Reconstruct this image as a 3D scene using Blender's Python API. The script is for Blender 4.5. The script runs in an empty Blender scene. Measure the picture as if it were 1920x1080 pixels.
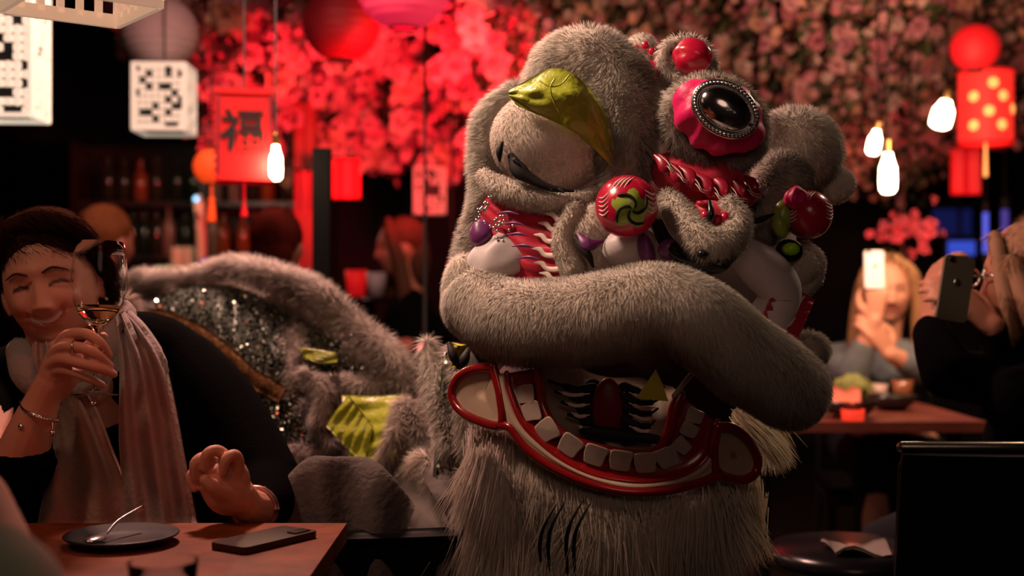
import bpy, math, random
import numpy as np
from mathutils import Vector, Matrix, kdtree
random.seed(7)
rng = np.random.default_rng(11)
sc = bpy.context.scene
C = sc.collection

# ---------------------------------------------------------------- camera, world, exposure, lights
EYE = 1.12
F = 2317.0
cam_d = bpy.data.cameras.new('camera'); cam = bpy.data.objects.new('camera', cam_d); C.objects.link(cam)
cam.location = (0, 0, EYE); cam.rotation_euler = (math.pi/2, 0, 0)
cam_d.sensor_width = 36.0; cam_d.lens = 36.0*F/1920.0
cam_d.clip_start = 0.05; cam_d.clip_end = 60
cam_d.dof.use_dof = True; cam_d.dof.focus_distance = 1.93; cam_d.dof.aperture_fstop = 2.3
sc.camera = cam
w = bpy.data.worlds.new('world'); sc.world = w; w.use_nodes = True
w.node_tree.nodes['Background'].inputs[0].default_value = (0.55, 0.6, 1.0, 1)
w.node_tree.nodes['Background'].inputs[1].default_value = 0.0015
sc.view_settings.view_transform = 'Standard'; sc.view_settings.look = 'None'
sc.view_settings.exposure = 0.0; sc.view_settings.gamma = 1.0; sc.view_settings.use_curve_mapping = False

def W(px, py, d):
    return np.array([(px-960.0)/F*d, d, EYE+(540.0-py)/F*d])

def lamp(name, kind, loc, energy, color, size=0.2, target=None, spot=None, blend=0.6):
    l = bpy.data.lights.new(name, kind); l.energy = energy; l.color = color
    if kind == 'AREA': l.shape = 'DISK'; l.size = size
    else: l.shadow_soft_size = size
    if spot: l.spot_size = math.radians(spot); l.spot_blend = blend
    o = bpy.data.objects.new(name, l); C.objects.link(o); o.location = loc
    if target is not None:
        o.rotation_euler = (Vector(target)-Vector(loc)).to_track_quat('-Z', 'Y').to_euler()
    return o
lamp('ceiling_lamp_light', 'SPOT', (-1.02, 1.66, 2.6), 205, (1.0, 0.63, 0.45), 0.20, (0.06, 2.0, 1.40), 41, 0.75)
lamp('woman_fill_light', 'SPOT', (-1.45, 0.9, 2.5), 20, (1.0, 0.60, 0.40), 0.12, (-0.80, 2.0, 1.0), 36, 0.6)  # unseen warm spot added to light the woman
lamp('front_fill_light', 'AREA', (0.3, -0.4, 2.1), 2.8, (1.0, 0.60, 0.44), 0.9, (0.2, 2.0, 1.1))
lamp('back_lamp_light', 'AREA', (1.7, 3.0, 2.45), 9, (1.0, 0.66, 0.45), 0.3, (0.45, 2.1, 1.1))
lamp('red_wash_light', 'SPOT', (-0.08, 4.0, 1.5), 270, (1.0, 0.022, 0.042), 0.08, (-0.60, 5.4, 2.05), 70, 0.6)
lamp('red_table_light', 'SPOT', (-0.25, 0.9, 2.3), 13.0, (1.0, 0.13, 0.06), 0.12, (-0.85, 2.0, 1.0), 45, 0.8)
lamp('red_branch_light', 'SPOT', (1.35, 4.35, 1.25), 26, (1.0, 0.012, 0.025), 0.05, (1.56, 5.0, 1.4), 40, 0.6)
lamp('bar_fill_light', 'POINT', (-1.70, 6.1, 1.85), 7.0, (1.0, 0.72, 0.5), 0.05)  # added point light that brightens the bar items
lamp('pink_back_light', 'AREA', (-0.75, 2.95, 2.6), 52.0, (1.0, 0.52, 0.42), 0.3, (-0.50, 2.7, 1.0))
lamp('warm_canopy_light', 'AREA', (1.2, 3.2, 1.65), 20, (1.0, 0.50, 0.30), 0.4, (1.3, 5.0, 2.1))
for i_, (p_, e_) in enumerate((((0.75, -0.25, 1.75), .13), ((0.95, -0.5, 1.5), .13), ((0.6, -0.6, 1.35), .1), ((1.1, 0.1, 1.3), .1), ((-0.2, -0.5, 2.0), .16))):
    lamp('mirror_glint_light', 'POINT', p_, e_, (1.0, 0.8, 0.62), 0.022)  # unseen point lights added for the mirror to reflect

# ---------------------------------------------------------------- tagging
def tag(o, label=None, cat=None, group=None, kind=None):
    if label: o['label'] = label
    if cat: o['category'] = cat
    if group: o['group'] = group
    if kind: o['kind'] = kind
    return o
def thing(name, loc, label, cat, group=None):
    o = bpy.data.objects.new(name, None); C.objects.link(o); o.empty_display_size = 0.05
    o.location = tuple(float(x) for x in loc)
    return tag(o, label, cat, group)

# ---------------------------------------------------------------- geometry helpers
def nrm(a):
    a = np.asarray(a, float); l = np.linalg.norm(a, axis=-1, keepdims=True); l[l < 1e-12] = 1
    return a/l
def rot(ax, deg):
    return np.array(Matrix.Rotation(math.radians(deg), 3, ax))
def grid(nu, nv, wu=False, wv=False):
    a = np.arange(nu if wu else nu-1); b = np.arange(nv if wv else nv-1)
    A, B = np.meshgrid(a, b, indexing='ij'); A = A.ravel(); B = B.ravel()
    A2 = (A+1) % nu; B2 = (B+1) % nv
    return np.stack([A*nv+B, A2*nv+B, A2*nv+B2, A*nv+B2], 1)
class MB:
    def __init__(s): s.V = []; s.T = []; s.Q = []; s.N = []; s.K = []; s.n = 0; s.ng = []
    def add(s, V, Q=None, T=None, fn=None, col=(1, 1, 1), G=None):
        V = np.asarray(V, float).reshape(-1, 3); m = len(V)
        s.V.append(V)
        if Q is not None and len(Q): s.Q.append(np.asarray(Q, np.int64)+s.n)
        if T is not None and len(T): s.T.append(np.asarray(T, np.int64)+s.n)
        if G: s.ng += [[i+s.n for i in g] for g in G]
        s.N.append(np.zeros((m, 3)) if fn is None else np.asarray(fn, float))
        c = np.asarray(col, float)
        s.K.append(np.tile(c, (m, 1)) if c.ndim == 1 else c)
        s.n += m; return s
    def ellipsoid(s, c, r, R=None, nu=24, nv=14, col=(1, 1, 1)):
        V, Q, N = ell(c, r, R, nu, nv); return s.add(V, Q, fn=N, col=col)
    def tube(s, P, r, n=12, sq=None, col=(1, 1, 1), m=None, up=None, cap=True):
        V, Q, T, N = tube(P, r, n, sq, m, up, cap); return s.add(V, Q, T, fn=N, col=col)
    def box(s, c, h, R=None, col=(1, 1, 1)):
        P = np.array([[x, y, z] for x in (-1, 1) for y in (-1, 1) for z in (-1, 1)], float)*np.asarray(h)
        if R is not None: P = P @ np.asarray(R).T
        Q = [[0, 1, 3, 2], [4, 6, 7, 5], [0, 4, 5, 1], [2, 3, 7, 6], [0, 2, 6, 4], [1, 5, 7, 3]]
        return s.add(P+np.asarray(c), Q, col=col)
    def lathe(s, prof, c, n=32, R=None, col=(1, 1, 1), close=False):
        prof = np.asarray(prof, float); a = np.linspace(0, 2*math.pi, n, endpoint=False)
        V = np.stack([np.outer(np.cos(a), prof[:, 0]), np.outer(np.sin(a), prof[:, 0]), np.tile(prof[:, 1], (n, 1))], -1).reshape(-1, 3)
        if R is not None: V = V @ np.asarray(R).T
        return s.add(V+np.asarray(c), grid(n, len(prof), True, close), col=col)
    def sheet(s, P, th=0.0, nrmdir=None, col=(1, 1, 1)):
        """P: (nu,nv,3) grid -> closed sheet of thickness th"""
        P = np.asarray(P, float); nu, nv = P.shape[:2]
        du = np.gradient(P, axis=0); dv = np.gradient(P, axis=1); N = nrm(np.cross(du, dv))
        if nrmdir is not None: N = np.where((N @ np.asarray(nrmdir) < 0)[..., None], -N, N)
        if th <= 0: return s.add(P.reshape(-1, 3), grid(nu, nv), fn=N.reshape(-1, 3), col=col)
        A = P.reshape(-1, 3); B = (P-N*th).reshape(-1, 3); q = grid(nu, nv); m = nu*nv
        idx = np.arange(m).reshape(nu, nv)
        rim = np.concatenate([idx[:, 0], idx[-1, 1:], idx[-2::-1, -1], idx[0, -2:0:-1]])
        r2 = np.roll(rim, -1); side = np.stack([rim, r2, r2+m, rim+m], 1)
        return s.add(np.concatenate([A, B]), np.concatenate([q, q[:, ::-1]+m, side]), fn=np.concatenate([N.reshape(-1, 3), -N.reshape(-1, 3)]), col=col)
    def poly(s, pts, th, c=(0, 0, 0), R=None, col=(1, 1, 1)):
        """flat outline in xz extruded along y by th"""
        pts = np.asarray(pts, float); m = len(pts)
        V = np.concatenate([np.stack([pts[:, 0], np.full(m, -th/2), pts[:, 1]], 1), np.stack([pts[:, 0], np.full(m, th/2), pts[:, 1]], 1)])
        if R is not None: V = V @ np.asarray(R).T
        G = [list(range(m)), list(range(2*m-1, m-1, -1))]
        Q = [[(i+1) % m, i, m+i, m+(i+1) % m] for i in range(m)]
        return s.add(V+np.asarray(c), Q, G=G, col=col)
    def arrays(s):
        V = np.concatenate(s.V)
        Q = np.concatenate(s.Q) if s.Q else np.zeros((0, 4), int)
        T = np.concatenate(s.T) if s.T else np.zeros((0, 3), int)
        return V, Q, T, s.ng
    def mesh(s, name, origin=(0, 0, 0), smooth=True):
        V, Q, T, G = s.arrays(); V = V-np.asarray(origin)
        me = bpy.data.meshes.new(name)
        gl = [i for g in G for i in g]
        loops = np.concatenate([Q.ravel(), T.ravel(), np.array(gl, np.int64)]).astype(np.int32)
        tot = np.concatenate([np.full(len(Q), 4), np.full(len(T), 3), np.array([len(g) for g in G], np.int64)]).astype(np.int32)
        st = np.concatenate([[0], np.cumsum(tot)[:-1]]).astype(np.int32)
        me.vertices.add(len(V)); me.vertices.foreach_set('co', V.astype(np.float32).ravel())
        me.loops.add(len(loops)); me.loops.foreach_set('vertex_index', loops)
        me.polygons.add(len(tot)); me.polygons.foreach_set('loop_start', st)
        me.polygons.foreach_set('use_smooth', np.full(len(tot), smooth))
        me.update(calc_edges=True)
        K = np.concatenate(s.K); N = np.concatenate(s.N)
        a = me.attributes.new('col', 'FLOAT_COLOR', 'POINT')
        a.data.foreach_set('color', np.concatenate([K, np.ones((len(K), 1))], 1).astype(np.float32).ravel())
        a = me.attributes.new('fn', 'FLOAT_VECTOR', 'POINT'); a.data.foreach_set('vector', N.astype(np.float32).ravel())
        return me
def ell(c, r, R=None, nu=24, nv=14):
    r = np.array([r]*3 if np.isscalar(r) else r, float)
    a = np.linspace(0, 2*math.pi, nu, endpoint=False); b = np.linspace(-math.pi/2, math.pi/2, nv)
    U = np.stack([np.outer(np.cos(a), np.cos(b)), np.outer(np.sin(a), np.cos(b)), np.tile(np.sin(b), (nu, 1))], -1).reshape(-1, 3)
    P = U*r; N = nrm(U/r)
    if R is not None: P = P @ np.asarray(R).T; N = N @ np.asarray(R).T
    return P+np.asarray(c), grid(nu, nv, True, False), N
def spline(P, m):
    """Catmull-Rom through rows of P (any number of columns), m samples per span"""
    P = np.asarray(P, float)
    if len(P) < 3: 
        t = np.linspace(0, 1, m+1)[:, None]; return P[0]*(1-t)+P[-1]*t
    E = np.vstack([2*P[0]-P[1], P, 2*P[-1]-P[-2]]); out = []
    for i in range(1, len(E)-2):
        t = np.linspace(0, 1, m, endpoint=False)[:, None]
        a, b, c, d = E[i-1], E[i], E[i+1], E[i+2]
        out.append(0.5*((2*b)+(c-a)*t+(2*a-5*b+4*c-d)*t**2+(3*b-a-3*c+d)*t**3))
    return np.vstack(out+[P[-1:]])
def frames(P, up=None):
    T = nrm(np.gradient(P, axis=0))
    u = np.array(up if up is not None else (0, -1, 0), float)
    if abs(T[0] @ u) > 0.9*np.linalg.norm(u): u = np.array([1.0, 0, 0])
    A = []; 
    for t in T:
        u = u-(u @ t)*t; u = u/max(np.linalg.norm(u), 1e-9); A.append(u)
        if up is not None: u = np.array(up, float)
    A = np.array(A); return T, A, np.cross(T, A)
def tube(P, r, n=12, sq=None, m=None, up=None, cap=True):
    P = np.asarray(P, float); r = np.full(len(P), float(r)) if np.isscalar(r) else np.asarray(r, float)
    if m: 
        Z = spline(np.column_stack([P, r]), m); P, r = Z[:, :3], np.maximum(Z[:, 3], 1e-4)
    if cap:
        d0 = nrm(P[0]-P[1]); d1 = nrm(P[-1]-P[-2])
        th = np.array([0.15, 0.55, 0.85, 1.0])[::-1]*math.pi/2*0.98
        pre = [P[0]+d0*r[0]*math.sin(x) for x in th]; prr = [r[0]*math.cos(x) for x in th]
        post = [P[-1]+d1*r[-1]*math.sin(x) for x in th[::-1]]; por = [r[-1]*math.cos(x) for x in th[::-1]]
        if sq is not None and sq < 0: pre = pre[-1:]; prr = prr[-1:]; post = post[:1]; por = por[:1]
        P = np.vstack([pre, P, post]); r = np.concatenate([prr, r, por])
    T, A, B = frames(P, up)
    a = np.linspace(0, 2*math.pi, n, endpoint=False)
    s1 = abs(sq) if sq else 1.0
    N = A[:, None]*np.cos(a)[None, :, None]+B[:, None]*np.sin(a)[None, :, None]
    V = P[:, None]+r[:, None, None]*(A[:, None]*np.cos(a)[None, :, None]*s1+B[:, None]*np.sin(a)[None, :, None])
    k = len(P); 
    T3 = [[0, (j+1) % n, j] for j in range(1, n-1)]+[[(k-1)*n, (k-1)*n+j, (k-1)*n+j+1] for j in range(1, n-1)]
    return V.reshape(-1, 3), grid(k, n, False, True), T3, N.reshape(-1, 3)

def origin_of(p):
    o = np.zeros(3)
    while p is not None: o = o+np.array(p.location); p = p.parent
    return o
def obj(name, mb, mat, parent=None, origin=None, smooth=True):
    if parent is not None: org = origin_of(parent)
    else: org = np.zeros(3) if origin is None else np.asarray(origin, float)
    me = mb.mesh(name, org, smooth); o = bpy.data.objects.new(name, me); C.objects.link(o)
    if parent is not None: o.parent = parent
    else: o.location = tuple(float(x) for x in org)
    for m in (mat if isinstance(mat, (list, tuple)) else [mat]): me.materials.append(m)
    return o
def flat(o): 
    o.data.polygons.foreach_set('use_smooth', np.zeros(len(o.data.polygons), bool)); return o

# ---------------------------------------------------------------- fur
def px(l): return [W(*p[:3]) for p in l]
def prad(l): return [p[3]*p[2]/F for p in l]
def TS(l, m=6):            # tube shape from (px,py,depth,radius_px)
    Z = spline(np.column_stack([px(l), prad(l)]), m); return ('t', Z[:, :3], np.maximum(Z[:, 3], 0.003))
def ES(x, y, d, rx, rz, ry, roll=0, yaw=0):   # ellipsoid: radii px, px, metres
    R = rot('Y', roll) @ rot('Z', yaw) if (roll or yaw) else np.eye(3)
    return ('e', W(x, y, d), np.array([rx*d/F, ry, rz*d/F]), R)
def s_sample(s, n):
    if s[0] == 'e':
        u = nrm(rng.normal(size=(n, 3))); r = s[2]; R = s[3]
        wt = np.linalg.norm(u/r, axis=1)*np.prod(r); keep = rng.random(n) < wt/wt.max(); u = u[keep]
        return s[1]+(u*r) @ R.T, nrm(u/r) @ R.T
    P, r = s[1], s[2]; L = np.linalg.norm(np.diff(P, axis=0), axis=1)
    wseg = L*(r[1:]+r[:-1]); i = rng.choice(len(L), n, p=wseg/wseg.sum()); t = rng.random(n)[:, None]
    T, A, B = frames(P); a = rng.random(n)*2*math.pi
    N = nrm((A[i]*(1-t)+A[i+1]*t)*np.cos(a)[:, None]+(B[i]*(1-t)+B[i+1]*t)*np.sin(a)[:, None])
    c = P[i]*(1-t)+P[i+1]*t; rr = r[i][:, None]*(1-t)+r[i+1][:, None]*t
    p1, n1 = c+N*rr, N
    out = [(p1, n1)]
    for q, rad, d in ((P[0], r[0], P[0]-P[1]), (P[-1], r[-1], P[-1]-P[-2])):
        k = max(8, int(n*2*rad*rad/max(1e-9, wseg.sum())))
        u = nrm(rng.normal(size=(k, 3))); u[u @ d < 0] *= -1
        out.append((q+u*rad, u))
    return np.vstack([o[0] for o in out]), np.vstack([o[1] for o in out])
def s_area(s):
    if s[0] == 'e':
        a, b, c = s[2]; p = 1.6; return 4*math.pi*(((a*b)**p+(a*c)**p+(b*c)**p)/3)**(1/p)
    P, r = s[1], s[2]; return float((np.linalg.norm(np.diff(P, axis=0), axis=1)*math.pi*(r[1:]+r[:-1])).sum()+2*math.pi*(r[0]**2+r[-1]**2))
def s_inside(s, p, k=0.93):
    if s[0] == 'e': return np.linalg.norm(((p-s[1]) @ s[3])/s[2], axis=1) < k
    P, r = s[1], s[2]; ins = np.zeros(len(p), bool)
    for i in range(0, len(P), 2): ins |= np.linalg.norm(p-P[i], axis=1) < r[i]*k*0.97
    return ins
def wobble(p, s, amp=1.0, seed=0):
    r = np.random.default_rng(seed); o = np.zeros_like(p)
    for k in range(4):
        d = r.normal(size=(3, 3))*s*(1.0+0.7*k); ph = r.random(3)*6.28
        o += np.sin(p @ d+ph)/(1+0.5*k)
    return o*amp*0.5
def strands(mb, p, n, d, L, wd, col, bend=0.25, g=(0, 0, -1), nmix=0.93):
    m = len(p); d = nrm(d); L = np.asarray(L)[:, None] if np.ndim(L) else np.full((m, 1), L)
    sd = nrm(np.cross(d, rng.normal(size=(m, 3)))); g = np.asarray(g, float)
    wv = (np.asarray(wd)[:, None] if np.ndim(wd) else wd)
    a = p-sd*wv*.5; b = p+sd*wv*.5; q = p+d*L*.55+g*L*bend*.18
    c0 = q-sd*wv*.42; c1 = q+sd*wv*.42; e = p+d*L+g*L*bend*.6
    V = np.stack([a, b, c0, c1, e], 1).reshape(-1, 3); i = np.arange(m)[:, None]*5
    Q = i+np.array([[0, 1, 3, 2]]); T = i+np.array([[2, 3, 4]])
    N = nrm(nmix*n+(1-nmix)*d); N = np.repeat(N, 5, 0)
    mb.add(V, Q, T, fn=N, col=np.repeat(col, 5, 0))
def furry(shapes, L=0.014, dens=150000, comb=(0, 0, -0.6), white=(1.0, 0.90, 0.81), wd=0.0012, stand=1.0, var=0.10, clump=0.35, seed=1, nres=1, bend=.3, core=True, cullb=-0.35, ck=25, inset=0.62, jit=0.22):
    """one mesh: shrunken cores plus strands standing on the outer surfaces"""
    mb = MB(); white = np.asarray(white); comb = np.asarray(comb, float)
    for s in shapes:
        sh = inset*L
        if core:
            if s[0] == 'e': mb.ellipsoid(s[1], np.maximum(s[2]-sh, 0.004), s[3], 28, 18, col=white*.9)
            else: mb.tube(s[1], np.maximum(s[2]-sh, 0.003), 14, col=white*.9)
        n = int(s_area(s)*dens)
        p, nn = s_sample(s, n); 
        toc = nrm(np.array([0, 0, EYE])-p); k = (nn*toc).sum(1) > cullb
        for o in shapes:
            if o is not s: k &= ~s_inside(o, p-nn*L*0.3)
        p, nn = p[k], nn[k]
        cd = comb-(nn @ comb)[:, None]*nn
        d = nn*stand+cd+wobble(p, ck, clump, seed)+rng.normal(size=p.shape)*jit
        ln = L*(0.65+0.6*rng.random(len(p)))
        v = 1+(rng.random(len(p))-.5)*2*var+wobble(p, 9, .05, seed+5)[:, 0]
        strands(mb, p-nn*L*(inset+.13), nn, d, ln, wd, np.clip(white[None]*v[:, None], 0, 1), bend)
    return mb

# ---------------------------------------------------------------- materials
def mat(name, col=(0.5, 0.5, 0.5), rough=0.6, metal=0.0, emit=None, es=0.0, attr=False, var=0.0, scale=20.0, bump=0.0, bscale=60.0, trans=0.0, ior=1.45, sheen=0.0, coat=0.0, col2=None, spec=0.5, alpha=None):
    m = bpy.data.materials.new(name); m.use_nodes = True; nt = m.node_tree; N = nt.nodes; Lk = nt.links
    b = N['Principled BSDF']; b.inputs['Roughness'].default_value = rough; b.inputs['Metallic'].default_value = metal
    b.inputs['IOR'].default_value = ior; b.inputs['Transmission Weight'].default_value = trans
    b.inputs['Sheen Weight'].default_value = sheen; b.inputs['Coat Weight'].default_value = coat
    b.inputs['Specular IOR Level'].default_value = spec
    b.inputs['Base Color'].default_value = (*col, 1)
    tc = N.new('ShaderNodeTexCoord')
    src = None
    if attr:
        a = N.new('ShaderNodeAttribute'); a.attribute_name = 'col'
        mx = N.new('ShaderNodeMix'); mx.data_type = 'RGBA'; mx.blend_type = 'MULTIPLY'; mx.inputs[0].default_value = 1
        mx.inputs[6].default_value = (*col, 1); Lk.new(a.outputs['Color'], mx.inputs[7]); src = mx.outputs[2]
    if var or col2:
        n = N.new('ShaderNodeTexNoise'); n.inputs['Scale'].default_value = scale; n.inputs['Detail'].default_value = 4
        Lk.new(tc.outputs['Object'], n.inputs['Vector'])
        mx = N.new('ShaderNodeMix'); mx.data_type = 'RGBA'
        c2 = col2 if col2 else tuple(max(0, c*(1-var)) for c in col)
        if src and not col2:
            mx.blend_type = 'MULTIPLY'; mx.inputs[7].default_value = (1-var, 1-var, 1-var, 1); Lk.new(src, mx.inputs[6])
        else:
            mx.inputs[6].default_value = (*col, 1); mx.inputs[7].default_value = (*c2, 1)
        r = N.new('ShaderNodeMapRange'); r.inputs[1].default_value = 0.35; r.inputs[2].default_value = 0.65
        Lk.new(n.outputs['Fac'], r.inputs[0]); Lk.new(r.outputs[0], mx.inputs[0]); src = mx.outputs[2]
    if src: Lk.new(src, b.inputs['Base Color'])
    if emit:
        b.inputs['Emission Color'].default_value = (*emit, 1); b.inputs['Emission Strength'].default_value = es
    if bump:
        n = N.new('ShaderNodeTexNoise'); n.inputs['Scale'].default_value = bscale; n.inputs['Detail'].default_value = 3
        Lk.new(tc.outputs['Object'], n.inputs['Vector'])
        bp = N.new('ShaderNodeBump'); bp.inputs['Strength'].default_value = bump; bp.inputs['Distance'].default_value = 0.01
        Lk.new(n.outputs['Fac'], bp.inputs['Height']); Lk.new(bp.outputs[0], b.inputs['Normal'])
    return m
def fur_mat(name, col=(1, 1, 1), tr=0.3, spec=0.0):
    m = bpy.data.materials.new(name); m.use_nodes = True; nt = m.node_tree; N = nt.nodes; Lk = nt.links
    N.remove(N['Principled BSDF']); out = N['Material Output']
    a = N.new('ShaderNodeAttribute'); a.attribute_name = 'col'
    mx = N.new('ShaderNodeMix'); mx.data_type = 'RGBA'; mx.blend_type = 'MULTIPLY'; mx.inputs[0].default_value = 1
    mx.inputs[6].default_value = (*col, 1); Lk.new(a.outputs['Color'], mx.inputs[7])
    f = N.new('ShaderNodeAttribute'); f.attribute_name = 'fn'
    vt = N.new('ShaderNodeVectorTransform'); vt.vector_type = 'NORMAL'; vt.convert_from = 'OBJECT'; vt.convert_to = 'WORLD'
    Lk.new(f.outputs['Vector'], vt.inputs[0])
    d = N.new('ShaderNodeBsdfDiffuse'); t = N.new('ShaderNodeBsdfTranslucent'); ms = N.new('ShaderNodeMixShader'); ms.inputs[0].default_value = tr
    for s in (d, t): Lk.new(mx.outputs[2], s.inputs['Color'])
    Lk.new(vt.outputs[0], t.inputs['Normal'])
    Lk.new(vt.outputs[0], d.inputs['Normal'])
    Lk.new(d.outputs[0], ms.inputs[1]); Lk.new(t.outputs[0], ms.inputs[2]); Lk.new(ms.outputs[0], out.inputs['Surface'])
    return m
def glass_mat(name, tint=(1, 1, 1), ior=1.45):
    return mat(name, tint, 0.0, trans=1.0, ior=ior)
M = dict(
 fur=fur_mat('white_plush_fur', (1,1,1), 0.45), long=fur_mat('long_white_fur', (1, .97, .93), 0.45),
 hair=fur_mat('hair_strands', (1, 1, 1), 0.15),
 white_cloth=mat('white_satin', (0.62, 0.56, 0.58), 0.45, sheen=0.3, var=0.15, scale=15),
 red_satin=mat('red_satin', (0.50, 0.008, 0.045), 0.28, coat=0.6, bump=0.15, bscale=40),
 pink_satin=mat('pink_satin', (0.70, 0.006, 0.13), 0.45, sheen=0.05, bump=0.3, bscale=30),
 cheek=mat('crimson_fabric', (0.55, 0.012, 0.05), 0.5, sheen=0.2, bump=0.15, bscale=50),
 green_satin=mat('lime_satin', (0.40, 0.46, 0.04), 0.36, coat=0.2, bump=0.9, bscale=26),
 green=mat('lime_cloth', (0.30, 0.42, 0.05), 0.4, coat=0.3),
 purple=mat('purple_satin', (0.14, 0.03, 0.14), 0.35),
 lash=mat('black_lash_felt', (0.006, 0.005, 0.006), 0.7),
 black=mat('black_gloss', (0.008, 0.007, 0.01), 0.25),
 mirror=mat('dark_mirror', (0.6, 0.58, 0.6), 0.14, metal=1.0),
 silver=mat('silver_trim', (0.75, 0.73, 0.72), 0.25, metal=1.0),
 gem=mat('green_gem', (0.35, 0.7, 0.02), 0.08, coat=1.0, emit=None),
 jaw_red=mat('jaw_red_paint', (0.24, 0.005, 0.007), 0.25, coat=0.6),
 jaw_cream=mat('jaw_cream_paint', (0.48, 0.35, 0.26), 0.4, var=0.12),
 tooth=mat('tooth_paint', (0.42, 0.33, 0.28), 0.35, var=0.1),
 jaw_dark=mat('mouth_shade_dark', (0.03, 0.004, 0.004), 0.7),
 dark_red=mat('dark_red_paint', (0.16, 0.004, 0.004), 0.4), deep_crimson=mat('deep_crimson_satin', (0.30, 0.006, 0.03), 0.3, coat=.4), tongue=mat('shaded_tongue_paint', (0.30, 0.22, 0.17), 0.5, var=.2),  # tongue cream darkened to carry the shade in the mouth
 yellow=mat('yellow_felt', (0.5, 0.42, 0.02), 0.6),
 white_line=mat('white_piping', (0.8, 0.68, 0.62), 0.5),
)
# ---------------------------------------------------------------- room shell
X0, X1, Y0, Y1, ZT = -3.6, 3.4, -0.8, 9.0, 2.95
m_wall = mat('dark_wall_paint', (0.020, 0.019, 0.022), 0.8, var=0.4, scale=3)
m_floor = mat('dark_wood_floor', (0.03, 0.018, 0.013), 0.5, var=0.4, scale=6)
m_ceil = mat('black_ceiling_paint', (0.012, 0.011, 0.012), 0.9)
def structure(name, c, h, m):
    mb = MB().box(c, h); o = obj(name, mb, m, origin=(c[0], c[1], c[2]-h[2]), smooth=False); return tag(o, kind='structure')
structure('floor', ((X0+X1)/2, (Y0+Y1)/2, -0.05), ((X1-X0)/2, (Y1-Y0)/2, 0.05), m_floor)
structure('ceiling', ((X0+X1)/2, (Y0+Y1)/2, ZT+0.05), ((X1-X0)/2, (Y1-Y0)/2, 0.05), m_ceil)
structure('wall_left', (X0-0.05, (Y0+Y1)/2, ZT/2), (0.05, (Y1-Y0)/2, ZT/2), m_wall)
structure('wall_right', (X1+0.05, (Y0+Y1)/2, ZT/2), (0.05, (Y1-Y0)/2, ZT/2), m_wall)
structure('wall_back', ((X0+X1)/2, Y1+0.05, ZT/2), ((X1-X0)/2+.1, 0.05, ZT/2), m_wall)
structure('wall_front', ((X0+X1)/2, Y0-0.05, ZT/2), ((X1-X0)/2+.1, 0.05, ZT/2), m_wall)
# ================================================================ LION HEAD
LH = thing('festival_lion_mask', W(1200, 640, 2.05)*np.array([1, 1, 0]), 'big white fur festival lion head with crimson cheeks, mirror and grinning painted mouth', 'costume head')
def lobj(name, mb, m, parent=LH, label=None, smooth=True):
    o = obj(name, mb, m, parent, smooth=smooth)
    if label: o['label'] = label
    return o
HF = dict(wd=0.0009, L=0.014, dens=300000, jit=.12)
# muzzle
muz = TS([(900,568,2.03,76),(955,600,1.97,82),(1060,603,1.90,85),(1160,586,1.85,86),(1240,572,1.82,84),(1310,600,1.81,86),(1380,655,1.83,86),(1440,700,1.87,84),(1482,728,1.92,78)])
cheekR = ES(1518,655,2.02,42,40,.045)
m1 = furry([muz, cheekR, ES(872,540,2.05,48,70,.05)], comb=(0.1,-0.3,-1.2), seed=3, clump=.35, **HF)
lobj('muzzle_fur', m1, M['fur'])
# hidden shell
sh = MB().ellipsoid(W(1200,440,2.24), (.285,.16,.265), col=(1,1,1))
lobj('head_shell', sh, M['white_cloth'])
mb = MB().ellipsoid(W(1170,745,2.17), (.235,.12,.13)); lobj('mouth_cavity', mb, M['jaw_dark'])  # dark body put in for the shade inside the mouth
# outer fringe on the left side
fr = furry([TS([(965,175,2.1,30),(925,215,2.11,40),(915,290,2.11,40),(915,360,2.10,38),(895,420,2.10,34),(885,480,2.09,40)])], comb=(-.6,0,-.3), seed=4, wd=.0010, L=.02, dens=230000, jit=.16)
lobj('side_fringe', fr, M['fur'])
# eye dome and arch
archL = TS([(1068,130,2.07,78),(1105,122,2.05,80),(1150,165,2.03,82),(1172,230,2.01,72),(1172,300,2.0,58),(1165,345,2.0,46)])
arch = furry([archL, TS([(1040,130,2.08,50),(1020,170,2.09,50),(1010,220,2.1,40)])], comb=(-.2,0,-.4), seed=6, clump=.5, wd=.0010, L=.018, dens=260000, jit=.16, ck=30)
lobj('brow_arch_fur', arch, M['fur'])
dome = furry([ES(1035,262,2.05,118,98,.085)], L=.006, dens=200000, comb=(.3,0,-1), seed=7, clump=.2, var=.06, wd=.001)
lobj('eyelid', dome, M['fur'])
roll = furry([TS([(908,330,2.04,18),(935,352,2.01,26),(985,368,1.985,27),(1040,378,1.98,25),(1090,375,1.99,20),(1120,355,2.0,16)])], L=.010, dens=180000, comb=(0,0,-1), seed=8, clump=.25)
lobj('lower_lid_fur', roll, M['fur'])
lash = MB().tube(px([(958,292,1.975),(972,318,1.968),(995,335,1.965),(1030,352,1.965),(1075,358,1.97)]), [.006,.013,.009,.006,.002], 8, sq=.5, m=5)
for (x,y,l) in ((965,300,14),(985,330,16),(1005,341,15),(1028,351,12),(1050,356,10)):
    lash.tube(px([(x,y,1.966),(x+8,y+l*.6,1.962)]), [.004,.001], 5)
lobj('lashes', lash, M['lash'])
lash2 = MB().tube(px([(941,268,1.972),(936,284,1.97),(937,302,1.972)]), [.003,.0055,.002], 8, m=4)
lobj('lashes', lash2, M['lash'])
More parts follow.
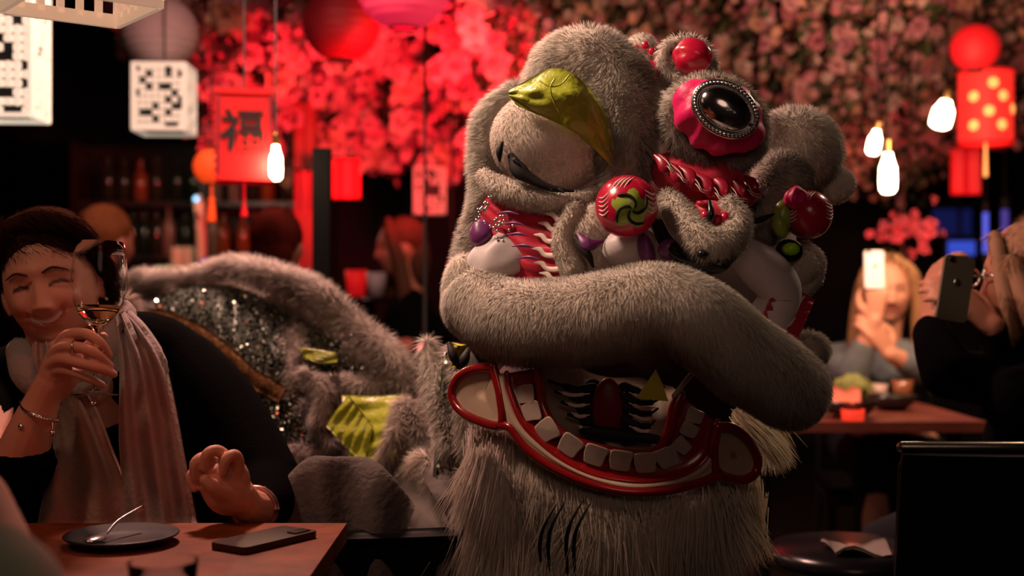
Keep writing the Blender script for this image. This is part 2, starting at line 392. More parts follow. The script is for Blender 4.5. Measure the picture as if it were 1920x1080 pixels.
# lime satin brow
U = spline(np.array([(953,170),(985,152),(1035,128),(1080,142),(1118,185),(1142,235),(1152,285)],float),7)
Lw = spline(np.array([(955,184),(985,205),(1025,222),(1062,240),(1095,262),(1125,290),(1147,312)],float),7)
nv = 14; G = np.zeros((len(U), nv, 3))
for j in range(nv):
    t = j/(nv-1)
    for i in range(len(U)):
        q = U[i]*(1-t)+Lw[i]*t; u = i/(len(U)-1)
        d = 1.955-0.030*math.sin(math.pi*t)*math.sin(math.pi*min(1,u*1.2)) - .005*abs(math.sin(u*11+t*6)) - .006*abs(math.sin(t*8-u*6))+ .03*abs(u-.5)
        G[i,j] = W(q[0],q[1],d)
mb = MB().sheet(G, .003, (0,-1,0))
for l in ([(1040,148,1.915),(1032,165,1.91),(1038,190,1.912),(1050,212,1.915)], [(1068,140,1.92),(1052,158,1.915),(1032,162,1.912),(1012,152,1.92)]):
    mb.tube(px(l), .0014, 6, m=5)
lobj('satin_brow', mb, M['green_satin'])
# right brow fur and ears
rb = furry([ES(1492,283,2.10,90,88,.07), TS([(1468,330,2.06,58),(1452,380,2.04,55),(1430,420,2.03,40)])], comb=(.1,0,-.4), seed=10, clump=.5, wd=.0010, L=.017, dens=260000, jit=.16, ck=30)
lobj('brow_arch_fur', rb, M['fur'])
ear = furry([ES(1565,347,2.10,42,36,.03,-20)], L=.005, dens=150000, seed=11, clump=.2)
lobj('ear', ear, M['fur'])
# forehead mirror
R25 = rot('Y', 28)
def ring(cx, cy, d, a, b, rr, rotd, n=40, dd=0.0):
    t = np.linspace(0, 2*math.pi, n+1); R = rot('Y', rotd); c = W(cx,cy,d)
    P = np.stack([a*np.cos(t), dd*np.cos(2*t), b*np.sin(t)], 1)*1.0
    return P @ R.T + c
p2 = 2/F*.96
P = ring(1340,230,1.965,84*p2,70*p2,1,25,30); 
mf = furry([('t', P, np.full(len(P), 29*p2)), ('t', ring(1338,245,1.985,70*p2,62*p2,1,25,30), np.full(31, 32*p2))], L=.016, dens=260000, wd=.0010, jit=.16, comb=(0,0,-.5), seed=12, clump=.4)
lobj('forehead_fur_ring', mf, M['fur'])
def lumpy(c, r, R, amp, k, nu=48, nv=26, seed=0):
    V, Q, N = ell(c, r, R, nu, nv); return V+N*(wobble(V, k, amp, seed)[:, :1]), Q, N
V, Q, N = lumpy(W(1347,219,1.925), (90*p2,.048,68*p2), rot('Y',30), .006, 60, seed=3)
lobj('pink_cushion', MB().add(V,Q), M['pink_satin'])
P = ring(1360,205,1.872,60*p2,43*p2,1,32,48)
mb = MB().tube(P, 7*p2, 8, sq=.5, cap=False)
for q in P[:-1]: mb.ellipsoid(q+np.array([0,-.004,0]), (.0032,.003,.0032), None, 6, 5)
lobj('silver_ring', mb, M['silver'])
lobj('mirror', MB().ellipsoid(W(1360,205,1.874), (54*p2,.022,37*p2), rot('Y',32), 40, 24), M['mirror'], label='dark domed mirror')
# top pompon with fur ring
P = ring(1287,112,2.04,47*p2,38*p2,1,10,24); 
lobj('top_fur_ring', furry([('t', P, np.full(len(P), 19*p2)), TS([(1255,140,2.05,30),(1300,165,2.03,22)],4)], L=.013, dens=180000, seed=13), M['fur'])
V, Q, N = lumpy(W(1297,107,2.02), (40*p2,.03,35*p2), None, .004, 40, seed=5)
lobj('top_ball', MB().add(V,Q), M['red_satin'])
V, Q, N = lumpy(W(1222,140,2.07), (34*p2,.03,30*p2), rot('Y',40), .004, 40, seed=6)
lobj('top_neck', MB().add(V,Q), M['red_satin'])
lobj('side_pompon', furry([ES(1203,88,2.12,32,28,.03)], L=.008, dens=150000, seed=14), M['fur'])
mb = MB()
for (x,y) in ((1192,92),(1210,85),(1222,96)): mb.ellipsoid(W(x,y,2.083), (8*p2,.006,9*p2))
lobj('pompon_dot', mb, M['red_satin'])
# swirl panel under the mirror
V, Q, N = lumpy(W(1320,335,2.0), (108*p2,.06,55*p2), rot('Y',18), .006, 30, seed=8)
lobj('swirl_panel', MB().add(V,Q), M['cheek'])
def flame(mb, pts, r, d, sq=.35, m=5): mb.tube(px([(x,y,d) for x,y in pts]), r, 8, sq=sq, m=m)
mb = MB()
for i,(x,y,s) in enumerate([(1240,305,1),(1262,322,1.1),(1290,330,1.2),(1322,345,1.25),(1352,350,1.2),(1385,350,1.1),(1408,345,.9)]):
    d = 1.945-.012*math.sin(i/6*math.pi)
    mb.tube(px([(x-12*s,y-14*s,d+.01),(x+2*s,y-2*s,d),(x+8*s,y+14*s,d-.005),(x+28*s,y+26*s,d)]), [.004,.010,.008,.001], 8, sq=.4, m=5)
lobj('flame_tuft', mb, M['deep_crimson'])
mb = MB()
for i,(x,y,s) in enumerate([(1246,300,1),(1268,318,1.1),(1300,335,1.2),(1335,350,1.2),(1370,352,1.1),(1398,345,1)]):
    d = 1.94-.012*math.sin(i/5*math.pi)
    for k in (0,8):
        mb.tube(px([(x-10*s,y-10*s+k,d+.006),(x+6*s,y+4*s+k,d-.003),(x+14*s,y+17*s+k*.6,d-.006),(x+30*s,y+20*s+k*.5,d)]), [.0005,.0010,.0008,.0004], 5, m=4)
lobj('white_piping', mb, M['white_line'])
# nose
nose = furry([TS([(1252,372,1.96,24),(1268,392,1.93,30),(1295,425,1.89,34),(1322,455,1.865,37),(1352,460,1.86,36),(1377,440,1.875,32),(1386,410,1.89,28),(1368,385,1.91,22)])], L=.011, dens=210000, comb=(.1,0,-.6), seed=15, clump=.3)
lobj('nose_fur', nose, M['fur'])
V,Q,N = lumpy(W(1338,405,1.93), (40*p2,.03,26*p2), rot('Y',25), .004, 60, seed=9)
lobj('nose_panel', MB().add(V,Q), M['cheek'])
mb = MB()
for (x,y,a,b) in ((1318,384,14,6),(1322,404,10,12),(1343,412,9,11),(1358,408,10,12)):
    mb.ellipsoid(W(x,y,1.885), (a*p2,.010,b*p2), rot('Y',25), 14, 8)
lobj('red_petal', mb, M['red_satin'])
mb = MB().tube(px([(1330,378,1.885),(1333,400,1.875),(1330,420,1.88),(1338,430,1.885)]), [.004,.006,.007,.004], 8, m=4)
lobj('nose_stripe', mb, M['black'])
mb = MB()
mb.tube(px([(1232,420,1.93),(1250,455,1.915),(1282,482,1.89),(1320,498,1.87),(1350,497,1.86),(1372,480,1.865)]), [.010,.012,.014,.013,.012,.008], 10, m=5)
mb.ellipsoid(W(1318,476,1.843),(11*p2,.008,8*p2)); mb.ellipsoid(W(1372,470,1.85),(6*p2,.008,9*p2))
lobj('nostril', mb, M['black'])
mb = MB().ellipsoid(W(1255,468,1.905),(22*p2,.01,20*p2)).ellipsoid(W(1212,470,1.93),(16*p2,.02,34*p2),rot('Y',-15))
lobj('sequin_patch', mb, M['purple'])
# left lower eye pouch
lobj('eye_pouch', furry([ES(1112,447,2.0,72,74,.055), TS([(1075,400,1.98,30),(1058,450,1.975,28),(1075,505,1.965,28)])], L=.005, dens=170000, seed=16, clump=.15, var=.04), M['fur'])
V,Q,N = lumpy(W(1175,462,1.965), (56*p2,.035,36*p2), rot('Y',-8), .005, 30, seed=10)
lobj('satin_pouch', MB().add(V,Q), M['white_cloth'])
mb = MB().tube(px([(1078,442,1.945),(1090,462,1.938),(1104,480,1.935),(1112,500,1.945)]), [.002,.007,.006,.002], 8, sq=.6, m=5)
lobj('lashes', mb, M['lash'])
mb = MB().tube(px([(1085,440,1.944),(1102,458,1.934),(1130,452,1.944)]), [.004,.011,.003], 8, sq=.3, m=5)
lobj('eye_gusset', mb, M['purple'])
# striped cheeks
def cheek(name, top, bot, d0, dc, fins, nf, flip=1):
    A = spline(np.array(top,float),8); B = spline(np.array(bot,float),8); n = 20
    G = np.zeros((len(A), n, 3))
    for j in range(n):
        t = j/(n-1)
        for i in range(len(A)):
            q = A[i]*(1-t)+B[i]*t
            G[i,j] = W(q[0],q[1], d0+dc*(q[0]-A[0][0])/200 - .012*math.sin(math.pi*t) + .0035*math.sin(t*30))
    p = lobj(name, MB().sheet(G, .006, (0,-1,0)), M['cheek'])
    mb = MB()
    for f in fins:
        mb.tube(px([(x,y,d0+dc*(x-A[0][0])/200-.012-.0035) for x,y in f]), [.0012]+[.0042]*(len(f)-2)+[.0012], 8, sq=.35, m=5)
    lobj('white_flame', mb, M['white_line'], p)
    return p
fins = []
for i,(x,y) in enumerate([(1022,400),(1010,418),(1002,440),(998,466),(1002,492),(1012,512)]):
    fins.append([(x,y),(x+14,y+2),(x+24,y+12),(x+40+i*2,y+12),(x+52,y+4-i)])
lc = cheek('striped_cheek', [(918,348),(935,352),(1000,378),(1060,395)], [(890,425),(930,470),(985,532),(1085,528)], 2.03, -.075, fins, 6)
mb = MB()
for i,(x,y) in enumerate([(940,400),(950,420),(958,440),(968,462),(978,484)]):
    mb.tube(px([(x-8,y,1.985),(x+14,y-2,1.975),(x+32,y+2,1.968)]), [.001,.003,.001], 6, sq=.4, m=4)
lobj('purple_flame', mb, M['purple'], lc)
mb = MB()
for i in range(46):
    x = 905+rng.normal()*7 if i < 20 else 937+rng.normal()*13; y = 395-(x-905)*1.2+rng.normal()*5 if i < 20 else 420+rng.normal()*12
    mb.ellipsoid(W(x,y,2.0), (.0028,.0022,.0028), None, 7, 5)
lobj('sequin_cluster', mb, M['silver'], lc)
V,Q,N = lumpy(W(905,440,2.04), (26*p2,.03,30*p2), None, .004, 40, seed=12); lobj('purple_gusset', MB().add(V,Q), M['purple'])
V,Q,N = lumpy(W(940,485,2.04), (62*p2,.05,60*p2), rot('Y',-25), .007, 30, seed=13); lobj('satin_pouch', MB().add(V,Q), M['white_cloth'])
fins = []
for i,(x,y) in enumerate([(1462,560),(1452,578),(1445,600)]):
    fins.append([(x,y),(x+12,y-4),(x+20,y+8),(x+34,y+8),(x+46,y-4)])
cheek('striped_cheek', [(1462,532),(1500,545),(1528,562)], [(1425,605),(1465,650),(1498,632)], 1.97, .11, fins, 3)
# right side fabrics and eye
mb = MB().tube(px([(1395,475,1.97),(1425,500,1.97),(1455,530,1.975),(1462,560,1.985),(1440,600,1.98),(1420,640,1.98)]), [.028,.036,.036,.034,.034,.03], 16, m=5)
lobj('satin_pouch', mb, M['white_cloth'])
lobj('eye_pouch', furry([ES(1492,505,2.05,52,50,.06), TS([(1512,462,2.03,14),(1535,485,2.03,15),(1530,520,2.02,16),(1505,548,2.01,16)])], L=.005, dens=170000, seed=18, clump=.15), M['fur'])
mb = MB()
for i in range(9):
    y = 488+i*5; mb.tube(px([(1538-i*.8,y,2.02),(1550-i*.8,y+3+i*.5,2.018)]), [.002,.0004], 5)
lobj('lashes', mb, M['white_line'])
lobj('eye_socket', MB().ellipsoid(W(1480,470,1.985),(27*p2,.012,22*p2),rot('Y',10)), M['black'])
lobj('eye_gem', MB().ellipsoid(W(1483,467,1.968),(18*p2,.012,13*p2),None,12,7), M['gem'], smooth=False)
lobj('brow_line', MB().tube(px([(1398,420,1.97),(1425,412,1.965),(1450,402,1.965)]), [.002,.005,.002], 8, m=4), M['lash'])
# pompons
def on_ball(c, r, u, v, lift=1.0):     # u,v in -1..1 across the front of the ball
    k = math.hypot(u, v); a = k*1.35
    s = math.sin(a)/k if k > 1e-6 else 1.35
    return np.asarray(c)+r*lift*np.array([u*s, -math.cos(a), v*s])
def pompon(x, y, d, rp, swirl, label):
    c = W(x,y,d); r = rp*d/F
    p = lobj('pompon', MB().ellipsoid(c, r, None, 40, 26), M['red_satin'], label=label)
    if swirl:
        mb = MB(); n = 26; V = [on_ball(c,r,.05,-.08,1.012)]
        for k in range(n):
            a = k/n*2*math.pi; q = .44+.10*math.sin(5*a+.5)
            V.append(on_ball(c,r,.05+q*math.cos(a),-.12+q*math.sin(a),1.014))
        rings = []
        for rr in (.0,.33,.66,1.0):
            rings.append([on_ball(c,r,.05+(.44+.10*math.sin(5*k/n*2*math.pi+.5))*rr*math.cos(k/n*2*math.pi), -.12+(.44+.10*math.sin(5*k/n*2*math.pi+.5))*rr*math.sin(k/n*2*math.pi), 1.03 if rr<1 else 1.002) for k in range(n)])
        mb.add(np.array(rings).transpose(1,0,2), grid(n,4,True,False)); lobj('green_swirl', mb, M['green'], p)
        mb = MB()
        for k in range(4):
            a0 = k*math.pi/2+.4; P = [on_ball(c,r,.05+q*math.cos(a0+q*4.2),-.12+q*math.sin(a0+q*4.2),1.035) for q in np.linspace(.04,.46,9)]
            mb.tube(P, [.0012]+[.0026]*7+[.001], 6)
        lobj('black_curl', mb, M['lash'], p)
    mb = MB()
    for k in range(4):
        x0 = -.35+k*.11
        mb.tube([on_ball(c,r,x0-.1,.42,1.0),on_ball(c,r,x0+.02,.6,1.01),on_ball(c,r,x0+.2,.82,1.0)], [.0006,.0016,.0006], 5, m=4)
    for k in range(5):
        y0 = .3-k*.12
        mb.tube([on_ball(c,r,.42,y0+.06,1.0),on_ball(c,r,.62,y0-.02,1.01),on_ball(c,r,.85,y0+.08,1.0)], [.0006,.0018,.0006], 5, m=4)
        mb.tube([on_ball(c,r,-.86,y0-.06,1.0),on_ball(c,r,-.68,y0-.1,1.01),on_ball(c,r,-.52,y0+.02,1.0)], [.0006,.0014,.0006], 5, m=4)
    lobj('white_piping', mb, M['white_line'], p)
    return p
pompon(1175,387,1.90,59,True,'shiny red ball with a lime and black swirl')
pompon(1515,402,2.0,46,False,'shiny red ball with white lines')
V,Q,N = lumpy(W(1492,372,1.975), (24*p2,.02,24*p2), None, .004, 60, seed=20); lobj('red_ruffle', MB().add(V,Q), M['pink_satin'])
mb = MB().ellipsoid(W(1466,408,1.99),(21*p2,.015,38*p2),rot('Y',12)).ellipsoid(W(1462,425,1.975),(14*p2,.012,24*p2),rot('Y',-20))
lobj('lime_ruffle', mb, M['green'])
# ---------------- lower jaw
def jd(x, y): return 1.845+.15*((x-1185)/300.0)**2+.00018*max(0,y-800)
def jt(name, pts, r, m_, off=0, sq=None, m=6, parent=LH, n=12):
    Z = spline(np.array(pts,float), m)
    return lobj(name, MB().tube([W(a,b,jd(a,b)+off) for a,b in Z], r, n, sq=sq), m_, parent)
def strip(name, A, B, m_, off0=0, off1=0, nn=5, th=.004, parent=LH, bulge=0):
    A = spline(np.array(A,float),6); B = spline(np.array(B,float),6)
    ta = np.linspace(0,1,60); ra = np.linspace(0,1,len(A)); rb_ = np.linspace(0,1,len(B))
    A2 = np.stack([np.interp(ta,ra,A[:,k]) for k in (0,1)],1); B2 = np.stack([np.interp(ta,rb_,B[:,k]) for k in (0,1)],1)
    G = np.zeros((60,nn,3))
    for j in range(nn):
        t = j/(nn-1); q = A2*(1-t)+B2*t
        for i in range(60): G[i,j] = W(q[i,0],q[i,1],jd(*q[i])+off0*(1-t)+off1*t-bulge*math.sin(math.pi*t))
    return lobj(name, MB().sheet(G, th, (0,-1,0)), m_, parent)
Co = [(932,700),(942,765),(965,811),(1025,860),(1095,897),(1167,919),(1236,917),(1300,902),(1345,880)]
Cb = [(950,700),(956,735),(976,788),(1008,825),(1053,862),(1108,889),(1167,901),(1223,903),(1283,891),(1322,862),(1340,820),(1345,790)]
Ci = [(1010,690),(1017,762),(1048,810),(1097,834),(1167,850),(1225,850),(1252,815),(1264,765),(1275,740)]
jaw = strip('jaw_band', Co, Cb[:11], M['jaw_cream'], 0, .012, bulge=.010)
gum = strip('gum', Cb, Ci, M['jaw_red'], .012, .045)
strip('tongue_panel', Ci, [(1090,690),(1110,700),(1130,705),(1150,708),(1170,708),(1200,708),(1220,715),(1240,720),(1262,725)], M['tongue'], .085, .17, nn=8)
jt('jaw_rim', [(938,797),(958,803),(985,838),(1030,872),(1095,903),(1167,921),(1240,921),(1300,908),(1350,892)], .0075, M['jaw_red'], -.002)
jt('inner_lip', Ci, [.0085]*49, M['jaw_red'], .035)
jt('gum_rim', Cb, .0045, M['jaw_red'], .008)
# teeth
TC = [(984,740,85),(996,772,75),(1026,807,58),(1069,836,35),(1116,854,18),(1164,864,8),(1211,868,-2),(1252,858,-22),(1279,836,-48),(1293,806,-62),(1303,780,-70)]
for i,(x,y,a) in enumerate(TC):
    w_, h_ = (20,18) if i < 2 else (23,20)
    if i > 7: w_, h_ = 15,17
    pts = []
    for k in range(20):
        t = k/20*2*math.pi; cx = math.copysign(abs(math.cos(t))**.36, math.cos(t)); cz = math.copysign(abs(math.sin(t))**.36, math.sin(t))
        pts.append((w_*cx*(1.0 if cz > 0 else .86), h_*cz))
    mb = MB(); R = rot('Y', a); n = len(pts)
    V = []
    for q, lift in ((1.0,.006),(.96,.001),(.91,0),(.86,0),(.0,.0)):
        for (u,v) in pts:
            ca, sa = math.cos(math.radians(a)), math.sin(math.radians(a)); X = (u*ca+v*sa)*q; Y = (u*sa-v*ca)*q
            V.append(W(x+X, y+Y, jd(x+X,y+Y)+.018+lift))
    V = np.array(V).reshape(5,n,3).transpose(1,0,2); mb.add(V, grid(n,5,True,False))
    lobj('tooth', mb, M['tooth'])
# jaw ears
def jear(poly, c, hole):
    Z = spline(np.array(poly+[poly[0]],float),6)
    p = lobj('jaw_lobe', MB().tube([W(a,b,jd(a,b)) for a,b in Z], .008, 10), M['jaw_red'])
    G = np.zeros((len(Z),5,3)); cc = np.array(c,float)
    for j in range(5):
        t = j/4
        for i in range(len(Z)): q = Z[i]*(1-t)+cc*t; G[i,j] = W(q[0],q[1],jd(*q)+.012*t)
    lobj('lobe_lining', MB().sheet(G,.004,(0,-1,0)), M['jaw_cream'], p)
jear([(925,688),(888,692),(860,708),(848,738),(862,768),(895,788),(940,796),(938,740)], (905,742), 0)
jear([(1345,800),(1372,802),(1402,825),(1420,862),(1412,890),(1385,900),(1345,885),(1338,845)], (1376,855), 0)
# tongue markings
mb = MB(); mw = MB()
for i,y in enumerate((722,742,762,785)):
    s = 1-.06*i; o = 12*i
    mb.tube([W(a,b,jd(a,b)+.088) for a,b in spline(np.array([(1030+o,y-8),(1060+o,y+2),(1085+o*.6,y+8),(1112,y+5)],float),5)], [.003]*5+[.006]*6+[.008]*5, 8, sq=.3)
    mw.tube([W(a,b,jd(a,b)+.084) for a,b in spline(np.array([(1048+o,y+12),(1072+o*.6,y+19),(1105,y+16)],float),5)], [.0008]*2+[.003]*7+[.001]*2, 8, sq=.3)
    mb.tube([W(a,b,jd(a,b)+.088) for a,b in spline(np.array([(1170,y+2),(1195,y+12),(1225-o*.2,y+12),(1245-o*.5,y+4)],float),5)], [.008]*6+[.005]*5+[.002]*5, 8, sq=.3)
    mw.tube([W(a,b,jd(a,b)+.084) for a,b in spline(np.array([(1180,y+14),(1205,y+24),(1232-o*.3,y+22)],float),5)], [.001]*2+[.003]*7+[.0008]*2, 8, sq=.3)
mb.ellipsoid(W(1110,762,jd(1110,760)+.10),(.024,.012,.045)).ellipsoid(W(1172,775,jd(1172,770)+.10),(.022,.012,.05)).ellipsoid(W(1145,815,jd(1145,815)+.08),(.05,.008,.012),rot('Y',8)).ellipsoid(W(1215,822,jd(1200,815)+.08),(.03,.006,.008),rot('Y',6))
lobj('black_flame', mb, M['lash']); lobj('white_flame', mw, M['white_line'])
lobj('red_flame', MB().ellipsoid(W(1141,765,jd(1140,765)+.09),(.026,.010,.048)), M['dark_red'])
mb = MB().poly([(-.024,-.022),(.024,-.022),(.012,.004),(0,.024),(-.010,.004)], .006, W(1226,722,1.86), rot('Y',6)); lobj('yellow_tooth', mb, M['yellow'], smooth=False)
lobj('jaw_lever', MB().tube(px([(1264,742,1.87),(1296,702,1.86)]), .004, 10), M['tooth'])
# beard
def beard(name, n, root, L, dvec, col, wd=.0022, seed=0, spread=.25, clump=.6, bend=.5, nrm_=(0,-1,.15), m_='long', parent=LH):
    P = root(n); mb = MB(); nn = np.tile(nrm(np.array(nrm_,float)),(n,1))+wobble(P, 12, .35, seed+3); nn = nrm(nn)
    d = np.tile(np.array(dvec,float),(n,1)) if np.ndim(dvec) == 1 else dvec(P)
    d = nrm(d)+wobble(P, 16, clump, seed)+rng.normal(size=P.shape)*spread*.5
    ln = L*(.6+.6*rng.random(n)); v = np.clip(1+wobble(P, 14, .12, seed+9)[:, 0]+rng.normal(size=n)*.07, .5, 1.15)
    d = nrm(d); sd = nrm(np.cross(d, np.array([0,-1.0,0]))+rng.normal(size=P.shape)*.4)
    ks = np.array([0,.3,.65,1.0]); V = []
    wv = wd*(.7+.6*rng.random(n))[:,None]; cv = wobble(P, 10, .6, seed+7)*.5
    for k in ks:
        c = P+d*(ln*k)[:,None]+np.array([0,0,-1.0])*(ln*k*k*bend*.4)[:,None]+cv*(ln*k*k*.5)[:,None]
        ww = wv*(1-k**2)*.5+.0001
        V += [c-sd*ww, c+sd*ww]
    V = np.stack(V,1).reshape(-1,3); i = np.arange(n)[:,None,None]*8
    Q = (i+np.array([[0,1,3,2],[2,3,5,4],[4,5,7,6]])[None]).reshape(-1,4)
    N = np.repeat(nn,8,0); col = np.clip(np.array(col)[None]*v[:,None],0,1)
    mb.add(V,Q,fn=N,col=np.repeat(col,8,0)); return mb
def along(Z, wpx, dd=.03, doff=0.02, dfun=None):
    Z = spline(np.array(Z,float),10)
    def f(n):
        t = rng.random(n)*(len(Z)-1); i = t.astype(int); u = (t-i)[:,None]; q = Z[i]*(1-u)+Z[np.minimum(i+1,len(Z)-1)]*u
        x = q[:,0]+rng.normal(size=n)*wpx*.5; y = q[:,1]+rng.normal(size=n)*wpx*.5
        d = (1.86+.15*((x-1185)/300)**2 if dfun is None else dfun(x,y))+doff+rng.random(n)*dd
        return np.stack([(x-960)/F*d, d, EYE+(540-y)/F*d],1)
    return f
wt = (.78,.71,.64)  # beard tone lowered from white to carry the shade on it
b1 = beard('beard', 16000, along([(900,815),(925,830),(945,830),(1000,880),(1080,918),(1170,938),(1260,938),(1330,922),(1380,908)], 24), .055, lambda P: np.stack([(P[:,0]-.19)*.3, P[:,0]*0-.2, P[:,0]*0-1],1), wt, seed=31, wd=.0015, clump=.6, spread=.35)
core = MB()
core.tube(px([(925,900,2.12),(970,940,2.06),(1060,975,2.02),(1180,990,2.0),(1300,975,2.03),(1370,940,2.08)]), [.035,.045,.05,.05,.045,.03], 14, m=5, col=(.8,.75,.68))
core.ellipsoid(W(1160,1080,2.09),(.19,.08,.16),col=(.5,.46,.42))  # chest core darker, the dim light put into its colour
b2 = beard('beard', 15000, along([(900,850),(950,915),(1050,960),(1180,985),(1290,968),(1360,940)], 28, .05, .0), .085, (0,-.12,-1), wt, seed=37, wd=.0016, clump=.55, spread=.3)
b3 = beard('beard', 16000, along([(915,930),(960,980),(1050,1020),(1160,1035),(1250,1020),(1290,990)], 36, .05, .03), .17, (0,-.1,-1), (.62,.55,.48), seed=41, wd=.0018, clump=.4, spread=.35)  # lowest tier darker again, shade put into its colour
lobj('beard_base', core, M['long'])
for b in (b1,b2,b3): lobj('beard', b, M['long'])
# dark strap seen through the beard
mb = MB()
for k,(x,y0,l) in enumerate([(1012,962,90),(1028,958,110),(1062,955,120),(1076,960,120)]): 
    mb.tube(px([(x+30,y0-15,1.865),(x+8,y0+25,1.86),(x,y0+60,1.87),(x+2,y0+l,1.89)]), [.001,.0025,.003,.002], 8, sq=.3, m=5)
lobj('beard_ribbon', mb, M['lash'], label='black ribbon hanging in the beard')
# side tufts on the right of jaw
t1 = beard('tuft', 1500, along([(1380,775),(1420,785),(1450,790)], 12, .03, .02), .06, (.25,0,-1), (.9,.8,.62), seed=51)
t2 = beard('tuft', 2600, along([(1385,900),(1405,930),(1395,975)], 22, .04, .04), .055, (.1,-.1,-1), (.9,.8,.62), seed=53)
lobj('side_tuft', t1, M['long']); lobj('side_tuft', t2, M['long'])
t3 = beard('tuft', 2400, along([(1290,985),(1300,1040),(1330,1080)], 16, .04, .06), .09, (.15,-.1,-1), (.9,.8,.62), seed=57)
lobj('side_tuft', t3, M['long'])
# ================================================================ LION BODY
LB = thing('draped_costume', W(520, 900, 2.95)*np.array([1, 1, 0]), 'draped lion costume body with white fluff, silver green sequins and gold edging', 'costume')
m_seq = mat('sequin_cloth', (0.16, 0.19, 0.15), 0.35, metal=0.3, var=0.5, scale=40, bump=0.4, bscale=90)
m_sequin = mat('loose_sequins', (0.34, 0.37, 0.32), 0.14, metal=1.0)
m_gold = mat('gold_brocade', (0.15, 0.065, 0.015), 0.45, metal=0.4, var=0.5, scale=50, bump=0.5, bscale=80)
m_base = mat('ivory_lining', (0.17, 0.14, 0.125), 0.7, var=0.3, scale=14, bump=.3, bscale=20)
def bobj(name, mb, m, label=None, parent=LB, smooth=True):
    o = obj(name, mb, m, parent, smooth=smooth)
    if label: o['label'] = label
    return o
# the cloth hump: cross sections running from the rump at the left to the neck at the right
secs = [(215,560,3.35,170,520),(300,520,3.2,250,560),(400,505,3.05,330,600),(500,520,2.95,380,600),(590,560,2.85,380,600),(670,620,2.75,360,600),(740,690,2.62,300,600),(800,760,2.45,250,600),(850,830,2.3,200,500)]
G = []
SP = spline(np.array(secs,float),4)
for x,y,d,wpx,hh in SP:
    top = W(x,y+14,d); row = []
    for k in range(25):
        a = -math.pi/2+math.pi*k/24
        hw = .30; zt = top[2]
        z = .30+(zt-.30)*(max(0,math.cos(a))**.55)
        row.append([top[0]+.02*math.sin(k*1.9+x*.05), d+hw*math.sin(a)*(1+.05*math.sin(x*.06)), z])
    G.append(row)
hump = MB().sheet(np.array(G), .01)
bobj('costume_cloth', hump, m_base)
HX = (SP[:,0]-960)/F*SP[:,2]; HZ = EYE+(540-SP[:,1]-14)/F*SP[:,2]
def hump_d(x, y):      # depth of the front of the hump along the sight line through a pixel
    g = 2.7
    for _ in range(8):
        X = (x-960)/F*g; d = np.interp(X,HX,SP[:,2]); zt = np.interp(X,HX,HZ); z = EYE+(540-y)/F*g
        c = np.clip((z-.30)/(zt-.30),0,1)**(1/.55); g = d-.31*np.sqrt(1-c**2)
    return g
# sequined panels: rows of overlapping scales
def panel(name, top, bot, rows, cols, label, seed):
    A = spline(np.array(top,float),8); B = spline(np.array(bot,float),8); r = np.random.default_rng(seed)
    ta = np.linspace(0,1,cols); A2 = np.stack([np.interp(ta,np.linspace(0,1,len(A)),A[:,k]) for k in (0,1)],1); B2 = np.stack([np.interp(ta,np.linspace(0,1,len(B)),B[:,k]) for k in (0,1)],1)
    G = np.zeros((cols,rows,3))
    for j in range(rows):
        for i in range(cols):
            q = A2[i]*(1-j/(rows-1))+B2[i]*(j/(rows-1)); G[i,j] = W(q[0],q[1],hump_d(*q)-.02-.004*(j%2)-.004*math.sin(i*.9+j*.4))
    p = bobj(name, MB().sheet(G,.006,(0,-1,0)), m_seq, label)
    mb = MB(); n = 1100
    for _ in range(n):
        i, j = r.random()*(cols-1.01), r.random()*(rows-1.01); c = G[int(i),int(j)]*(1-i%1)+G[int(i)+1,int(j)]*(i%1)
        c = c*(1-0)+0; c = c+(G[int(i),int(j)+1]-G[int(i),int(j)])*(j%1)
        N = nrm(np.array([r.normal()*.5, -1, r.normal()*.5+.1])); u = nrm(np.cross(N,[0.3,0,1])); v = np.cross(N,u); s = .0034
        a = np.arange(6)/6*2*math.pi
        V = c+np.array([0,-.006,0])+s*(np.cos(a)[:,None]*u+np.sin(a)[:,None]*v); mb.add(V, T=[[0,1,2],[0,2,3],[0,3,4],[0,4,5]])
    o = bobj('sequins', mb, m_sequin, parent=p, smooth=False); o['kind'] = 'stuff'
    return p
panel('sequin_panel', [(290,560),(360,535),(440,538),(500,560),(545,600)], [(330,620),(400,650),(450,680),(500,710),(540,735)], 14, 60, 'silver green sequined panel on the back', 3)
panel('sequin_panel', [(440,690),(490,720),(530,735),(560,740)], [(480,850),(510,860),(545,870),(590,870)], 14, 40, 'dim grey green sequined flank', 4)
panel('sequin_panel', [(600,590),(640,610),(690,650),(730,680)], [(560,660),(620,690),(670,700),(720,705)], 8, 30, 'silver sequined patch below the ridge fluff', 5)
# gold trim
def band(name, pts, wpx, m_, off=-.035, label=None):
    Z = spline(np.array(pts,float),8); G = np.zeros((len(Z),6,3)); t = nrm(np.gradient(Z,axis=0)); nn = np.stack([-t[:,1],t[:,0]],1)
    for i in range(len(Z)):
        for j in range(6):
            q = Z[i]+nn[i]*(j/5-.5)*wpx; G[i,j] = W(q[0],q[1],hump_d(*q)+off-.006*math.sin(math.pi*j/5)-.003*math.sin(i*1.3))
    return bobj(name, MB().sheet(G,.008,(0,-1,0)), m_, label)
band('gold_trim', [(255,592),(310,600),(370,625),(420,660),(470,705),(530,740)], 34, m_gold)
